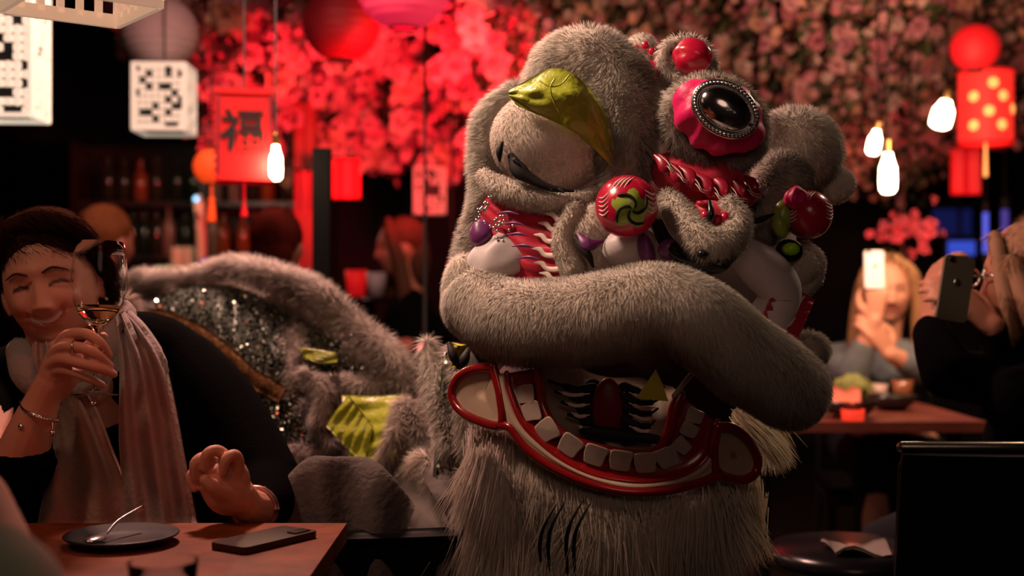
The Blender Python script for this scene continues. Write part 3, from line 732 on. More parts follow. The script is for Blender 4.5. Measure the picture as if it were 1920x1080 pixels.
# lime satin
def satin(pts_top, pts_bot, off=-.05):
    A = spline(np.array(pts_top,float),8); B = spline(np.array(pts_bot,float),8); n = min(len(A),len(B)); A = A[:n]; B = B[:n]; G = np.zeros((n,26,3))
    for j in range(26):
        for i in range(n):
            q = A[i]*(1-j/25)+B[i]*j/25; G[i,j] = W(q[0],q[1],hump_d(*q)+off-.010*abs(math.sin(j*.62+i*.03))-.004*math.sin(i*.4+j*.3))
    bobj('lime_satin_swag', MB().sheet(G,.004,(0,-1,0)), M['green_satin'])
satin([(640,740),(700,742),(770,738)], [(655,865),(700,880),(735,860)])
satin([(655,742),(625,775),(612,800)], [(700,800),(690,840),(680,870)], -.065)
satin([(560,652),(590,655),(628,662)], [(572,672),(600,682),(632,680)])
# fluff
def fluff(name, shapes, L, dens, comb, seed, white=(1,.90,.84), clump=.6, wd=.0014, label=None):
    o = bobj(name, furry(shapes, L=L, dens=dens, comb=comb, seed=seed, clump=clump, wd=wd, white=white, ck=16, bend=.5), M['long'], label); return o
def HS(l, off=-.02, m=5): return TS([(x,y,float(hump_d(x,y))+off,r) for x,y,r in l], m)
ridge = TS([(205,600,3.2,30),(245,545,3.2,38),(290,520,3.12,28),(340,522,3.05,26),(400,505,2.95,26),(450,498,2.86,30),(505,515,2.78,34),(560,535,2.72,38),(610,560,2.66,36),(660,600,2.60,34),(705,640,2.54,38),(740,680,2.50,38),(762,730,2.47,30)],5)
fluff('ridge_fluff', [ridge], .036, 75000, (0,-.2,.15), 61, label='thick white fluff along the ridge')
fluff('ridge_fluff', [HS([(520,560,26),(560,575,30),(600,600,24)]), HS([(505,530,26),(540,550,30)])], .032, 85000, (0,-.3,-.4), 62)
fluff('cross_fluff', [HS([(548,600,16),(540,650,18),(552,700,17),(545,745,12)])], .030, 85000, (.1,0,-.6), 63)
fluff('cross_fluff', [HS([(590,715,20),(640,712,20),(700,722,26),(760,735,22)])], .032, 85000, (0,-.1,-.6), 64)
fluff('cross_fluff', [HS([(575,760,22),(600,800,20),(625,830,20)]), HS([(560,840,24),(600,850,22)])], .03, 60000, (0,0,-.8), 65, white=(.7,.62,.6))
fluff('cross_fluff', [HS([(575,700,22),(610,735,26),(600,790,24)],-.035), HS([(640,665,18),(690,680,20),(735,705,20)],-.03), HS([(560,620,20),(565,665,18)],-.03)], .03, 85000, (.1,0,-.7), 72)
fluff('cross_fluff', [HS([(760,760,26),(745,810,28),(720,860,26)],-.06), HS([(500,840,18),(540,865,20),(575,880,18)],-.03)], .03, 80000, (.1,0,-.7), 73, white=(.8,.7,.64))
fluff('tail_fluff', [TS([(215,590,2.9,20),(232,560,2.9,26),(250,590,2.9,24),(262,620,2.9,18)])], .04, 50000, (-.2,-.2,-.2), 66, white=(.9,.75,.68))
# neck side: tiers of fluff hanging between the body and the head
fluff('neck_fluff', [TS([(800,640,2.3,22),(815,700,2.26,34),(830,760,2.22,36),(845,830,2.18,30)])], .034, 110000, (-.2,-.1,-.9), 67, label='white neck fluff beside the jaw')
fluff('neck_fluff', [TS([(850,660,2.2,18),(868,720,2.16,24),(880,800,2.14,30),(890,860,2.12,26)])], .034, 110000, (0,-.1,-1), 68)
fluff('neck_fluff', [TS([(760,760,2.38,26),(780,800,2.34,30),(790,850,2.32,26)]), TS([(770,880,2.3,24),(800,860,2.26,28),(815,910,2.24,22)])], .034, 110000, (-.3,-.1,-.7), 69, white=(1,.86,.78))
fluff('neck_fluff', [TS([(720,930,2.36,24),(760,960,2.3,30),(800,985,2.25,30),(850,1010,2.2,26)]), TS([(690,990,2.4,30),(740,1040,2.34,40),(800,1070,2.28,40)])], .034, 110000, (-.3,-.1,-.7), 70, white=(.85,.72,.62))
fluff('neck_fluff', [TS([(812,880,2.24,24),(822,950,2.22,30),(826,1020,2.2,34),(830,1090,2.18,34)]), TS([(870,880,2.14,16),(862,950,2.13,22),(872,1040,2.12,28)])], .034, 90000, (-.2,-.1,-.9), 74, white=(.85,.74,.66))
G = []
for t in np.linspace(0,1,18):
    x0 = 845-15*t; G.append([W(x0-8-22*t+s*(38+20*t), 660+440*t, 2.2+.05*math.sin(s*3)-.01*math.sin(t*40)) for s in np.linspace(0,1,7)])
sp = bobj('sequin_strip', MB().sheet(np.array(G),.006,(0,-1,0)), m_seq, 'hanging sequined strip beside the beard')
mb = MB(); r = np.random.default_rng(8)
for _ in range(700):
    t = r.random(); s = r.random(); c = W(845-15*t-8-22*t+s*(38+20*t),660+440*t,2.185+.05*math.sin(s*3)-.01*math.sin(t*40))
    N = nrm(np.array([r.normal()*.4,-1,r.normal()*.4+.2])); u = nrm(np.cross(N,[.3,0,1])); v = np.cross(N,u); a = np.arange(6)/6*2*math.pi
    mb.add(c+.0035*(np.cos(a)[:,None]*u+np.sin(a)[:,None]*v), T=[[0,1,2],[0,2,3],[0,3,4],[0,4,5]])
o = bobj('sequins', mb, m_sequin, parent=sp, smooth=False); o['kind'] = 'stuff'
# ribbed braid
mb = MB()
for k in range(46):
    t = k/45; x = 893-45*t; y = 870+190*t; mb.tube(px([(x-13,y,2.06),(x,y+2,2.052),(x+13,y-1,2.06)]), .0028, 6)
br = bobj('ribbed_braid', mb, m_seq, 'ribbed dark silver braid'); br['kind'] = 'stuff'
bobj('lime_bow', MB().sheet(np.array([[W(848+14*i,645+9*j,2.12-.012*math.sin(i*2+j)) for j in range(6)] for i in range(3)]),.004), M['yellow'])
mb = MB()
mb.tube(px([(842,645,2.1),(850,668,2.09),(860,690,2.1)]),[.004,.008,.003],8,m=4).tube(px([(878,655,2.1),(870,675,2.09),(862,690,2.1)]),[.004,.009,.003],8,m=4)
bobj('bow_binding', mb, M['lash'])
G = [[W(850+36*s, 690+110*t, 2.19) for s in np.linspace(0,1,4)] for t in np.linspace(0,1,6)]
bobj('neck_cloth', MB().sheet(np.array(G),.008), m_base)
mb = MB().tube(px([(850,690,2.45),(850,800,2.42),(850,960,2.40),(850,1100,2.38)]), [.05,.09,.13,.15], 20, m=5)
bobj('neck_tunnel', mb, m_base)
# ================================================================ FLOWER CANOPY
def petal_blossom(rad, rings, seed, open_=1.0):
    r = np.random.default_rng(seed); V = []; T = []
    for (n, tilt, ln, wd) in rings:
        off = r.random()*6
        for k in range(n):
            a = off+k/n*2*math.pi+r.normal()*.12; tl = tilt+r.normal()*.15; L = rad*ln*(1+r.normal()*.1); w_ = rad*wd
            o = np.array([math.cos(a), math.sin(a), 0]); s = np.array([-math.sin(a), math.cos(a), 0]); z = np.array([0,0,1.0])
            d = o*math.cos(tl)+z*math.sin(tl); up = np.cross(s, d)*-1
            m_ = d*L*.55+up*-rad*.10; b = len(V)
            V += [o*rad*.04, m_-s*w_+up*rad*.10, m_, m_+s*w_+up*rad*.10, d*L+up*rad*.16]
            T += [[b,b+3,b+2],[b,b+2,b+1],[b+2,b+3,b+4],[b+2,b+4,b+1]]
    return np.array(V), np.array(T)
pcols = [(.80,.42,.44),(.82,.60,.55),(.62,.20,.26),(.80,.46,.34),(.70,.30,.38)]
m_pet = [mat('petal_%s' % n, c, .7, var=.3, scale=8) for n, c in zip(('rose','blush','crimson','peach','magenta'), pcols)]
m_petstuff = mat('small_petals', (1,1,1), .7, attr=True)
m_leaf = mat('leaves', (1,1,1), .5, attr=True)
m_twig = mat('twigs', (.05,.03,.02), .8)
def low(x):
    return np.interp(x, [120,200,260,330,400,470,520,600,700,820,900,1500,1600,1700,1800,1950,2100],[0,15,110,190,270,210,320,310,305,325,310,330,350,370,280,270,250])
def cdepth(x, y): return 4.5+1.7*np.clip((y+150)/480,0,1.2)+.25*np.sin(x*.011)
CAN = thing('flower_canopy', (0.4, 5.2, 2.75), 'hanging canopy of pink and red artificial blossoms under the ceiling, glowing red at centre', 'flowers')
fr = MB()
for i in range(9): fr.box((-3.0+i*.78, 5.1, 2.72), (.02,1.3,.02))
for j in range(5): fr.box((.12, 3.95+j*.56, 2.72), (3.15,.02,.02))
for x in (-2.6,0,2.6): fr.box((x,5.1,2.835),(.01,.01,.115))
o = obj('trellis', fr, m_twig, CAN, smooth=False)
protos = []
for k in range(6):
    V,T = petal_blossom(1.0, [(6,.15,1.0,.42),(5,.6,.8,.36),(4,1.05,.55,.28)], 20+k); mb = MB().add(V,T=T); me = mb.mesh('blossom'); protos.append(me)
cnt = 0; base = np.array(CAN.location)
r = np.random.default_rng(5)
used = set()
while cnt < 300:
    x = r.uniform(215,940) if r.random() < .74 else r.uniform(1250,1940); y = r.uniform(-60, low(x)+6)
    if x < 300 and r.random() < .6: continue
    if x > 1000 and y > 260 and r.random() < .5: continue
    d = cdepth(x,y)-.22+r.normal()*.07; p = W(x,y,d)
    k = r.integers(6); ci = r.choice(5, p=[.3,.22,.18,.12,.18]); key = (int(k),int(ci))
    me = bpy.data.meshes.get('blossom_%d_%d' % key)
    if me is None: me = protos[k].copy(); me.name = 'blossom_%d_%d' % key; me.materials.clear(); me.materials.append(m_pet[ci])
    o = bpy.data.objects.new('blossom', me); C.objects.link(o); o.parent = CAN; o.location = tuple(p-base)
    s = r.uniform(.045,.085)*(1 if x < 950 else .62); o.scale = (s,s,s)
    n = nrm(np.array([r.normal()*.5,-1,-.35+r.normal()*.5])); o.rotation_euler = Vector(n).to_track_quat('Z','Y').to_euler(); o.rotation_euler.rotate_axis('Z', r.random()*6)
    cnt += 1
def scatter(n, rad0, rad1, xr, seed, rings, cols, depth0, depth1, nv=5, dens=None):
    r = np.random.default_rng(seed); mb = MB(); var = [petal_blossom(1.0, rings, seed*9+k) for k in range(nv)]
    Vs=[];Ts=[];Ks=[];c0=0
    for _ in range(n):
        x = r.uniform(*xr); y = r.uniform(-150, low(x)+18*r.normal())
        if dens and r.random() > dens(x,y): continue
        d = cdepth(x,y)+r.uniform(depth0,depth1); p = W(x,y,d); V,T = var[r.integers(nv)]
        q = Vector(nrm(np.array([r.normal()*.7,-1,-.3+r.normal()*.7]))).to_track_quat('Z','Y').to_matrix() @ Matrix.Rotation(r.random()*6,3,'Z')
        s = r.uniform(rad0,rad1); Vs.append((V*s) @ np.array(q).T+p); Ts.append(T+c0); c0 += len(V)
        k = np.array(cols[r.integers(len(cols))])*r.uniform(.7,1.15); Ks.append(np.tile(k,(len(V),1)))
    mb.add(np.concatenate(Vs), T=np.concatenate(Ts), col=np.clip(np.concatenate(Ks),0,1)); return mb
o = obj('small_blossoms', scatter(3000,.022,.050,(190,1000),77,[(5,.3,1,.5),(3,1.0,.6,.35)],pcols,-.12,.3,dens=lambda x,y: min(1,(x-150)/200)), m_petstuff, CAN, smooth=False); o['kind']='stuff'
o = obj('small_blossoms', scatter(5600,.016,.032,(980,2100),78,[(5,.3,1,.5),(2,1.0,.6,.35)],pcols+[(.55,.35,.28),(.5,.2,.16)],-.15,.25), m_petstuff, CAN, smooth=False); o['kind']='stuff'
lf = [(.05,.09,.03),(.09,.13,.04),(.10,.06,.03),(.04,.05,.02)]
o = obj('leaves', scatter(4200,.035,.07,(190,2100),79,[(2,.2,1,.28)],lf,-.16,.25), m_leaf, CAN, smooth=False); o['kind']='stuff'
mb = MB()
for _ in range(420):
    x = r.uniform(200,2080); y = r.uniform(-150,low(x)); d = cdepth(x,y)+r.uniform(0,.25); a = W(x,y,d); b = a+np.array([r.normal()*.14,r.normal()*.05,r.uniform(.05,.25)]); mb.tube([a,(a+b)/2+r.normal(size=3)*.02,b],[.002,.004,.005],5)
o = obj('twigs', mb, m_twig, CAN); o['kind']='stuff'
# dark sheet added behind the blossoms so their gaps look shaded
G = np.array([[W(x,y,cdepth(x,y)+.34) for y in [-290]+list(np.linspace(-150,1,6))+[low(x)*f for f in (.35,.65,.92)]] for x in np.linspace(215,2100,60)])
obj('gap_shade_sheet', MB().sheet(G,.006), mat('dark_gap_tone',(.03,.018,.015),.9), CAN)

# lower sprig of red-lit blossoms at the right
def sprig(name, cx, cy, sx, sy, d, n, label, col, seed):
    t = thing(name, W(cx,cy,d), label, 'flowers'); r = np.random.default_rng(seed)
    nb = 0
    for _ in range(n):
        me = bpy.data.meshes.get('blossom_%d_%d' % (r.integers(6), col)) or bpy.data.meshes['blossom_0_0']
        o = bpy.data.objects.new('blossom', me); C.objects.link(o); o.parent = t; o.location = (r.normal()*sx*d/F, r.normal()*.04, r.normal()*sy*d/F)
        s = r.uniform(.020,.034); o.scale = (s,s,s); o.rotation_euler = (math.pi/2+r.normal()*.5, r.normal()*.5, r.normal()*.5)
    mb = MB().tube([np.array(t.location)+np.array([0,.05,-.12]), np.array(t.location)+np.array([0,.05,.1]), W(cx+5,cy-180,d+.2), W(cx+8,cy-420,d+.3)], .006, 6, m=4)
    obj('stem', mb, m_twig, t); return t
sprig('blossom_branch', 1700, 425, 26, 24, 5.0, 34, 'drooping branch of red-lit blossoms above the long-haired phone user', 2, 3)

# ================================================================ LANTERNS AND LAMPS
m_cord = mat('black_cord', (.01,.01,.01), .6)
def emat(name, col, ecol, es, rough=.6, **k): return mat(name, col, rough, emit=ecol, es=es, **k)
def cord_to_ceiling(p, root, r_=.003, zt=ZT):
    obj('cord', MB().tube([p, (p[0],p[1],zt)], r_, 6, cap=False), m_cord, root)
def ribbed(c, a, h, nrib=12, n=40, closed=.28):
    V=[]; ks = np.linspace(-math.pi/2+closed, math.pi/2-closed, nrib*4+1)
    prof = [(a*math.cos(k)*(1-.03*abs(math.sin((i/4)*math.pi))), h*math.sin(k)/math.sin(math.pi/2-closed)) for i,k in enumerate(ks)]
    return MB().lathe(prof, c, n)
def round_lantern(x, y, d, rp, m_, label, tassel=None, cat='lantern', squash=.92, group=None):
    c = W(x,y,d); a = rp*d/F; t = thing('paper_lantern', c+np.array([0,0,-a*squash]), label, cat, group)
    obj('shade', ribbed(c,a,a*squash), m_, t)
    obj('hoop', MB().tube([c+np.array([a*.3*math.cos(k),a*.3*math.sin(k),a*squash]) for k in np.linspace(0,2*math.pi,20)], .004, 6, cap=False), m_cord, t)
    obj('hoop', MB().tube([c+np.array([a*.3*math.cos(k),a*.3*math.sin(k),-a*squash]) for k in np.linspace(0,2*math.pi,20)], .004, 6, cap=False), m_cord, t)
    mb = MB().tube([c+np.array([-a*.3,0,a*squash]), c+np.array([0,0,a*squash+.02]), c+np.array([a*.3,0,a*squash])], .003, 5)
    obj('hanger', mb, m_cord, t); cord_to_ceiling(c+np.array([0,0,a*squash+.02]), t)
    if tassel:
        mb = MB(); b = c+np.array([0,0,-a*squash]); L = tassel*d/F
        mb.tube([b+np.array([0,0,a*.1]), b-np.array([0,0,L*.45])], .004, 6)
        mb.ellipsoid(b-np.array([0,0,L*.45]), .012, None, 12, 8)
        for k in range(14): an = k*2.4; mb.tube([b-np.array([0,0,L*.45]), b+np.array([.009*math.cos(an),.009*math.sin(an),-L*.6]), b+np.array([.012*math.cos(an),.012*math.sin(an),-L])], .0025, 5)
        obj('tassel', mb, m_, t)
    return t
m_lr = mat('red_paper', (.28,.006,.015), .6, var=.1); m_lp = mat('pink_paper', (.85,.08,.16), .55, emit=(1,.01,.08), es=.45); m_lw = mat('white_paper', (.50,.36,.37), .7, var=.1)
round_lantern(757,-32,3.9,92,m_lp,'large bright pink round paper lantern cut by the top edge of the photo')
round_lantern(640,45,4.55,74,m_lr,'deep red round paper lantern nestled in the blossoms left of the pink one')
round_lantern(300,62,4.3,72,m_lw,'pale white round paper lantern at the left end of the blossoms')
m_lo = emat('orange_lantern_paper', (.8,.1,.02), (1,.07,.01), .75)
round_lantern(397,312,4.3,35,m_lo,'glowing orange lantern with tassel behind the square red one', tassel=70)
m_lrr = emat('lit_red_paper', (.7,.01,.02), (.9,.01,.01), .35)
round_lantern(1828,90,4.4,46,m_lrr,'round red lantern among blossoms at top right')
# square red lantern with the character
def square_lantern(x0,x1,y0,y1,d,ang,m_,label,char=None,tas=None):
    cx,cy = (x0+x1)/2,(y0+y1)/2; c = W(cx,cy,d); hw = (x1-x0)/2*d/F; hh = (y1-y0)/2*d/F
    t = thing('square_lantern', c-np.array([0,0,hh]), label, 'lantern'); R = rot('Z',ang)
    for k in range(4):
        Rk = R @ rot('Z',90*k); o = obj('panel', MB().box(c+Rk @ np.array([0,-hw*.93,0]), (hw*.90,.003,hh*.95), Rk), m_, t, smooth=False)
    mb = MB()
    for sx in (-1,1):
        for sy in (-1,1): mb.box(c+R @ np.array([sx*hw*.93,sy*hw*.93,0]), (.006,.006,hh), R)
    obj('corner_post', mb, m_lr, t, smooth=False)['kind'] = 'stuff'
    for s in (-1,1): obj('end_plate', MB().box(c+np.array([0,0,s*hh]), (hw*1.04,hw*1.04,.007), R), m_, t, smooth=False)
    mb = MB()
    for k in range(9): mb.poly([(-.008,-.008),(.008,-.008),(-.004,.008)], .004, c+R @ np.array([-hw*1.0,-hw*.95,-hh*.8+k*hh*.2]), R)
    obj('serrated_edge', mb, m_, t, smooth=False)['kind'] = 'stuff'
    if char:
        cu = bpy.data.curves.new('character','FONT'); cu.body = char; cu.size = hh*1.02; cu.align_x='CENTER'; cu.align_y='CENTER'; cu.extrude = .0015; cu.offset = .0018
        to = bpy.data.objects.new('character', cu); C.objects.link(to); bpy.context.view_layer.update()
        me = bpy.data.meshes.new_from_object(to.evaluated_get(bpy.context.evaluated_depsgraph_get())); C.objects.unlink(to); bpy.data.objects.remove(to)
        me.materials.clear(); me.materials.append(M['lash'])
        mo = bpy.data.objects.new('painted_character', me); C.objects.link(mo); mo.parent = t; q = c+R @ np.array([-.004,-hw*.93-.005,hh*.02])-np.array(t.location)
        mo.location = tuple(q); mo.rotation_euler = (math.pi/2,0,math.radians(ang))
    cord_to_ceiling(c+np.array([0,0,hh]), t)
    if tas:
        b = c-np.array([0,0,hh]); L = tas*d/F; mb = MB().tube([b,b-np.array([0,0,L*.55])],.004,6)
        for k in range(14): an = k*2.4; mb.tube([b-np.array([0,0,L*.55]), b+np.array([.008*math.cos(an),.008*math.sin(an),-L])], .003, 5)
        obj('tassel', mb, m_lrr2, t)
    return t
m_lrr2 = emat('glowing_crimson_tassel', (.7,.01,.02), (1,.01,.02), .6)  # tassel emits red, light put into its material
m_sq = emat('dim_red_silk', (.55,.005,.008), (.8,.004,.006), .16)
square_lantern(408,508,178,338,3.5,12,m_sq,'square red silk lantern painted with a black character','福',66)
def banner(name, x0,x1,y0,y1,d,m_,label,cat='banner',rod=True):
    c = W((x0+x1)/2,(y0+y1)/2,d); hw=(x1-x0)/2*d/F; hh=(y1-y0)/2*d/F; t = thing(name, c-np.array([0,0,hh]), label, cat)
    G = np.array([[c+np.array([-hw+2*hw*i/10, .01*math.sin(i*1.2), hh-2*hh*j/8]) for j in range(9)] for i in range(11)])
    obj('cloth', MB().sheet(G,.003,(0,-1,0)), m_, t); obj('rod', MB().tube([c+np.array([-hw*1.1,0,hh]),c+np.array([hw*1.1,0,hh])],.006,8), m_cord, t)
    obj('cord', MB().tube([c+np.array([0,0,hh]),(c[0],c[1],ZT)],.002,5,cap=False), m_cord, t); return t
m_ban = emat('glowing_red_banner', (.7,.01,.02), (.8,.008,.012), .3)  # cloth emits red in place of light falling on it
banner('red_banner',553,590,318,402,4.6,m_ban,'narrow red banner hanging left of the black post')
banner('red_banner',624,676,296,372,5.2,m_ban,'red banner hanging just right of the black post')
banner('red_banner',1783,1838,275,365,5.0,m_ban,'red banner below the gold-dotted lantern')
# cylinder lantern with gold dots
c = W(1848,203,4.7); hw = 50*4.7/F; hh = 66*4.7/F
t = thing('cylinder_lantern', c-np.array([0,0,hh]), 'lit red cylinder lantern with gold dots above the dark window', 'lantern')
prof = [(hw*(1-.035*(i%2)), -hh+2*hh*i/16) for i in range(17)]
obj('shade', MB().lathe(prof,c,36), emat('lit_red_lantern_paper',(.8,.02,.02),(1,.03,.02),.85), t)
m_gd = emat('gold_dots',(.9,.5,.2),(1,.35,.08),1.3)
for i,(u,v) in enumerate([(-.1,.72),(-.75,.3),(.3,.3),(-.25,-.2),(-.75,-.65),(.25,-.65),(.8,-.1)]):
    a = math.asin(u*.95); q = c+np.array([hw*math.sin(a),-hw*math.cos(a),v*hh*.85]); obj('gold_dot', MB().ellipsoid(q,(.020,.004,.020),rot('Z',math.degrees(a))), m_gd, t)
for s in (-1,1): obj('hoop', MB().tube([c+np.array([hw*math.cos(k),hw*math.sin(k),s*hh]) for k in np.linspace(0,2*math.pi,24)],.006,6,cap=False), m_lrr, t)
cord_to_ceiling(c+np.array([0,0,hh]), t)
b = c-np.array([0,0,hh]); obj('tassel', MB().tube([b,b-np.array([0,0,.12])],[.004,.008],6), m_gd, t)
# lattice lanterns
def lattice(x0,x1,y0,y1,d,label,es,nx,nz,seed,ang=4,ptl=None):
    cx,cy=(x0+x1)/2,(y0+y1)/2; c=W(cx,cy,d); hw=(x1-x0)/2*d/F; hh=(y1-y0)/2*d/F
    t = thing('lattice_lantern', c-np.array([0,0,hh]), label, 'lantern'); R = rot('Z',ang); r = np.random.default_rng(seed)
    m_ = emat('lattice_white_'+str(seed),(.75,.68,.58),(1,.83,.64),es)
    for k in range(4):
        Rk = R @ rot('Z',90*k); mb = MB(); cell = 2*hw/nx; cz = 2*hh/nz
        for i in range(nx):
            for j in range(nz):
                if r.random() < .34: continue
                mb.box(c+Rk @ np.array([-hw+(i+.5)*cell, -hw, -hh+(j+.5)*cz]), (cell*.40,.006,cz*.40), Rk)
                mb.box(c+Rk @ np.array([-hw+(i+.5)*cell, -hw+.001, -hh+(j+.5)*cz]), (cell*.5,.003,cz*.12) if r.random()<.5 else (cell*.12,.003,cz*.5), Rk)
        for s_ in (-1,1): mb.box(c+Rk @ np.array([s_*hw*.985,-hw,0]),(.004,.007,hh),Rk).box(c+Rk @ np.array([0,-hw,s_*hh]),(hw,.007,.006),Rk)
        obj('lattice_panel', mb, m_, t, smooth=False)['kind'] = 'stuff'
    obj('hole_shade_box', MB().box(c,(hw*.9,hw*.9,hh*.97),R), m_cord, t, smooth=False)  # black box put inside so the holes look shaded
    obj('top_plate', MB().box(c+np.array([0,0,hh]),(hw*.98,hw*.98,.006),R), m_, t, smooth=False)
    cord_to_ceiling(c+np.array([0,0,hh]), t)
    if ptl:
        l = bpy.data.lights.new('lantern_light','POINT'); l.energy=ptl; l.color=(1,.78,.55); l.shadow_soft_size=.03; o=bpy.data.objects.new('lantern_light',l); C.objects.link(o); o.location=tuple(c+np.array([0,0,hh*.5]))
    return t
lattice(-25,74,-60,222,3.2,'tall white lattice lantern at the left edge',.60,6,17,4,3,.6)
lattice(262,355,128,247,4.1,'small white lattice lantern hanging below the pale round lantern',.36,8,10,6,3,.2)
lattice(778,832,318,400,6.0,'distant dim white lattice lantern left of the lion head',.03,6,8,9,6)
# near lantern, its lower corner just in the frame
c = W(150,-75,1.75); hw=.085; t = thing('lattice_lantern', c-np.array([0,0,.072]), 'cream lattice lantern whose lower corner shows at the top left edge', 'lantern'); R = rot('Z',38)
m_c = emat('cream_lattice',(.72,.55,.42),(1,.68,.45),.30)
for k in range(4):
    Rk = R @ rot('Z',90*k); mb = MB()
    mb.box(c+Rk @ np.array([0,-hw,-.062]),(hw,.004,.010),Rk).box(c+Rk @ np.array([0,-hw,.14]),(hw,.004,.010),Rk)
    for i in range(7): mb.box(c+Rk @ np.array([-hw+i*hw/3,-hw,.04]),(.005,.004,.1),Rk)
    for i in range(1,6): mb.box(c+Rk @ np.array([0,-hw,-.06+i*.033]),(hw,.0038,.004),Rk)
    obj('lattice_panel', mb, m_c, t, smooth=False)['kind'] = 'stuff'
cord_to_ceiling(c+np.array([0,0,.15]), t); obj('top_plate', MB().box(c+np.array([0,0,.15]),(hw,hw,.004),R), m_c, t, smooth=False)
# Edison bulbs
m_bulb = emat('glowing_bulb_glass',(1,.8,.6),(1,.80,.52),14)
m_sock = mat('brass_socket',(.3,.18,.06),.35,metal=1)
def bulb(x,y,rp,hp,d,label,en=2.2,tilt=0):
    c = W(x,y,d); a = rp*d/F; h = hp*d/F; t = thing('filament_bulb', c-np.array([0,0,h]), label, 'light bulb')
    R = rot('Y',tilt)
    prof = [(a*.02,-h),(a*.55,-h*.96),(a*.85,-h*.8),(a*.9,-h*.4),(a*.85,.2*h),(a*.6,.5*h),(a*.45,.75*h),(a*.4,h)]
    obj('glass', MB().lathe(prof,c,20,R), m_bulb, t)
    obj('socket', MB().tube([c+R @ np.array([0,0,h*.92]),c+R @ np.array([0,0,h*1.35])],a*.5,12), m_sock, t)
    obj('cord', MB().tube([c+R @ np.array([0,0,h*1.3]),(c[0],c[1],ZT)],.003,6,cap=False), m_cord, t)
    l = bpy.data.lights.new('bulb_light','POINT'); l.energy=en; l.color=(1,.66,.38); l.shadow_soft_size=a*1.5; o=bpy.data.objects.new('bulb_light',l); C.objects.link(o); o.location=tuple(c+np.array([0,-a*2.2,-h*.2]))
bulb(517,303,14,36,3.45,'glowing filament bulb touching the square red lantern')
bulb(1640,265,14,26,3.9,'small glowing filament bulb, upper of the pair beside the small white ear',1.5,12)
bulb(1665,322,18,42,3.7,'largest glowing filament bulb, just right of the lion')
bulb(1768,212,22,30,4.2,'glowing filament bulb beside the gold-dotted red lantern',2.2,15)
# black post
o = obj('post', MB().box((W(604,0,3.55)[0],3.55,.76),(.0245,.0245,.76)).box((W(604,0,3.55)[0],3.55,.01),(.09,.09,.01)), mat('black_post_paint',(.003,.0035,.004),.7,spec=.1), origin=(W(604,0,3.55)[0],3.55,0), smooth=False)
tag(o,'slim black post standing behind the lion body','post')
# grey and red column
o = obj('column', MB().box((W(574,0,5.6)[0],5.6,ZT/2-.001),(.045,.045,ZT/2-.001)), mat('red_lacquer',(.35,.05,.04),.5), origin=(W(574,0,5.6)[0],5.6,0), smooth=False)
tag(o,'red-lit column behind the short-haired man','column')
# ---------------- bar at the far left
bx0,bx1 = W(150,0,6.6)[0], W(470,0,6.6)[0]
m_bar = mat('dark_bar_wood',(.02,.012,.01),.4); m_barl = mat('bar_metal',(.10,.09,.09),.35,metal=.6)
t = thing('bar_counter', ((bx0+bx1)/2,6.6,0), 'dark bar counter with backlit bottles far behind the woman', 'bar')
obj('counter_body', MB().box(((bx0+bx1)/2,6.6,.575),((bx1-bx0)/2+.2,.28,.575)), m_bar, t, smooth=False)
obj('counter_top', MB().box(((bx0+bx1)/2,6.58,1.17),((bx1-bx0)/2+.25,.33,.02)), m_barl, t, smooth=False)
t = thing('back_bar_shelf', ((bx0+bx1)/2,7.5,0), 'tall dark shelf unit behind the bar', 'shelf')
for z in (.9,1.3,1.62): obj('shelf_board', MB().box(((bx0+bx1)/2,7.5,z),((bx1-bx0)/2+.3,.15,.012)), m_barl, t, smooth=False)
for x in (bx0-.3,bx1+.3): obj('side_panel', MB().box((x,7.5,1.0),(.02,.15,1.0)), m_bar, t, smooth=False)
obj('back_panel', MB().box(((bx0+bx1)/2,7.66,1.0),((bx1-bx0)/2+.3,.01,1.0)), m_bar, t, smooth=False)
m_bot = [mat('bottle_clear',(.35,.28,.22),.1,coat=1), mat('bottle_dark',(.03,.04,.02),.1,coat=1), mat('bottle_amber',(.25,.1,.03),.1,coat=1)]
def bottle_mesh(h, a, m_):
    mb = MB().lathe([(0.001,0),(a,0),(a,h*.6),(a*.8,h*.68),(a*.32,h*.78),(a*.32,h*.97),(a*.38,h*.98),(a*.38,h),(0.001,h)],(0,0,0),14)
    me = mb.mesh('bottle'); me.materials.append(m_); return me
bm = [bottle_mesh(.30,.037,m_bot[0]),bottle_mesh(.28,.04,m_bot[1]),bottle_mesh(.26,.042,m_bot[2])]
r = np.random.default_rng(4)
for z,n,nm in ((1.312,16,'middle'),(1.632,12,'top'),(.912,10,'lowest')):
    for i in range(n):
        x = bx0-.2+(bx1-bx0+.4)*(i+.5)/n+r.normal()*.01; o = bpy.data.objects.new('bottle', bm[r.integers(3)]); C.objects.link(o); o.location=(x,7.46,z)
        tag(o,'dim bottle on the %s board of the shelf behind the bar' % nm,'bottle','bottles on the %s bar shelf' % nm)
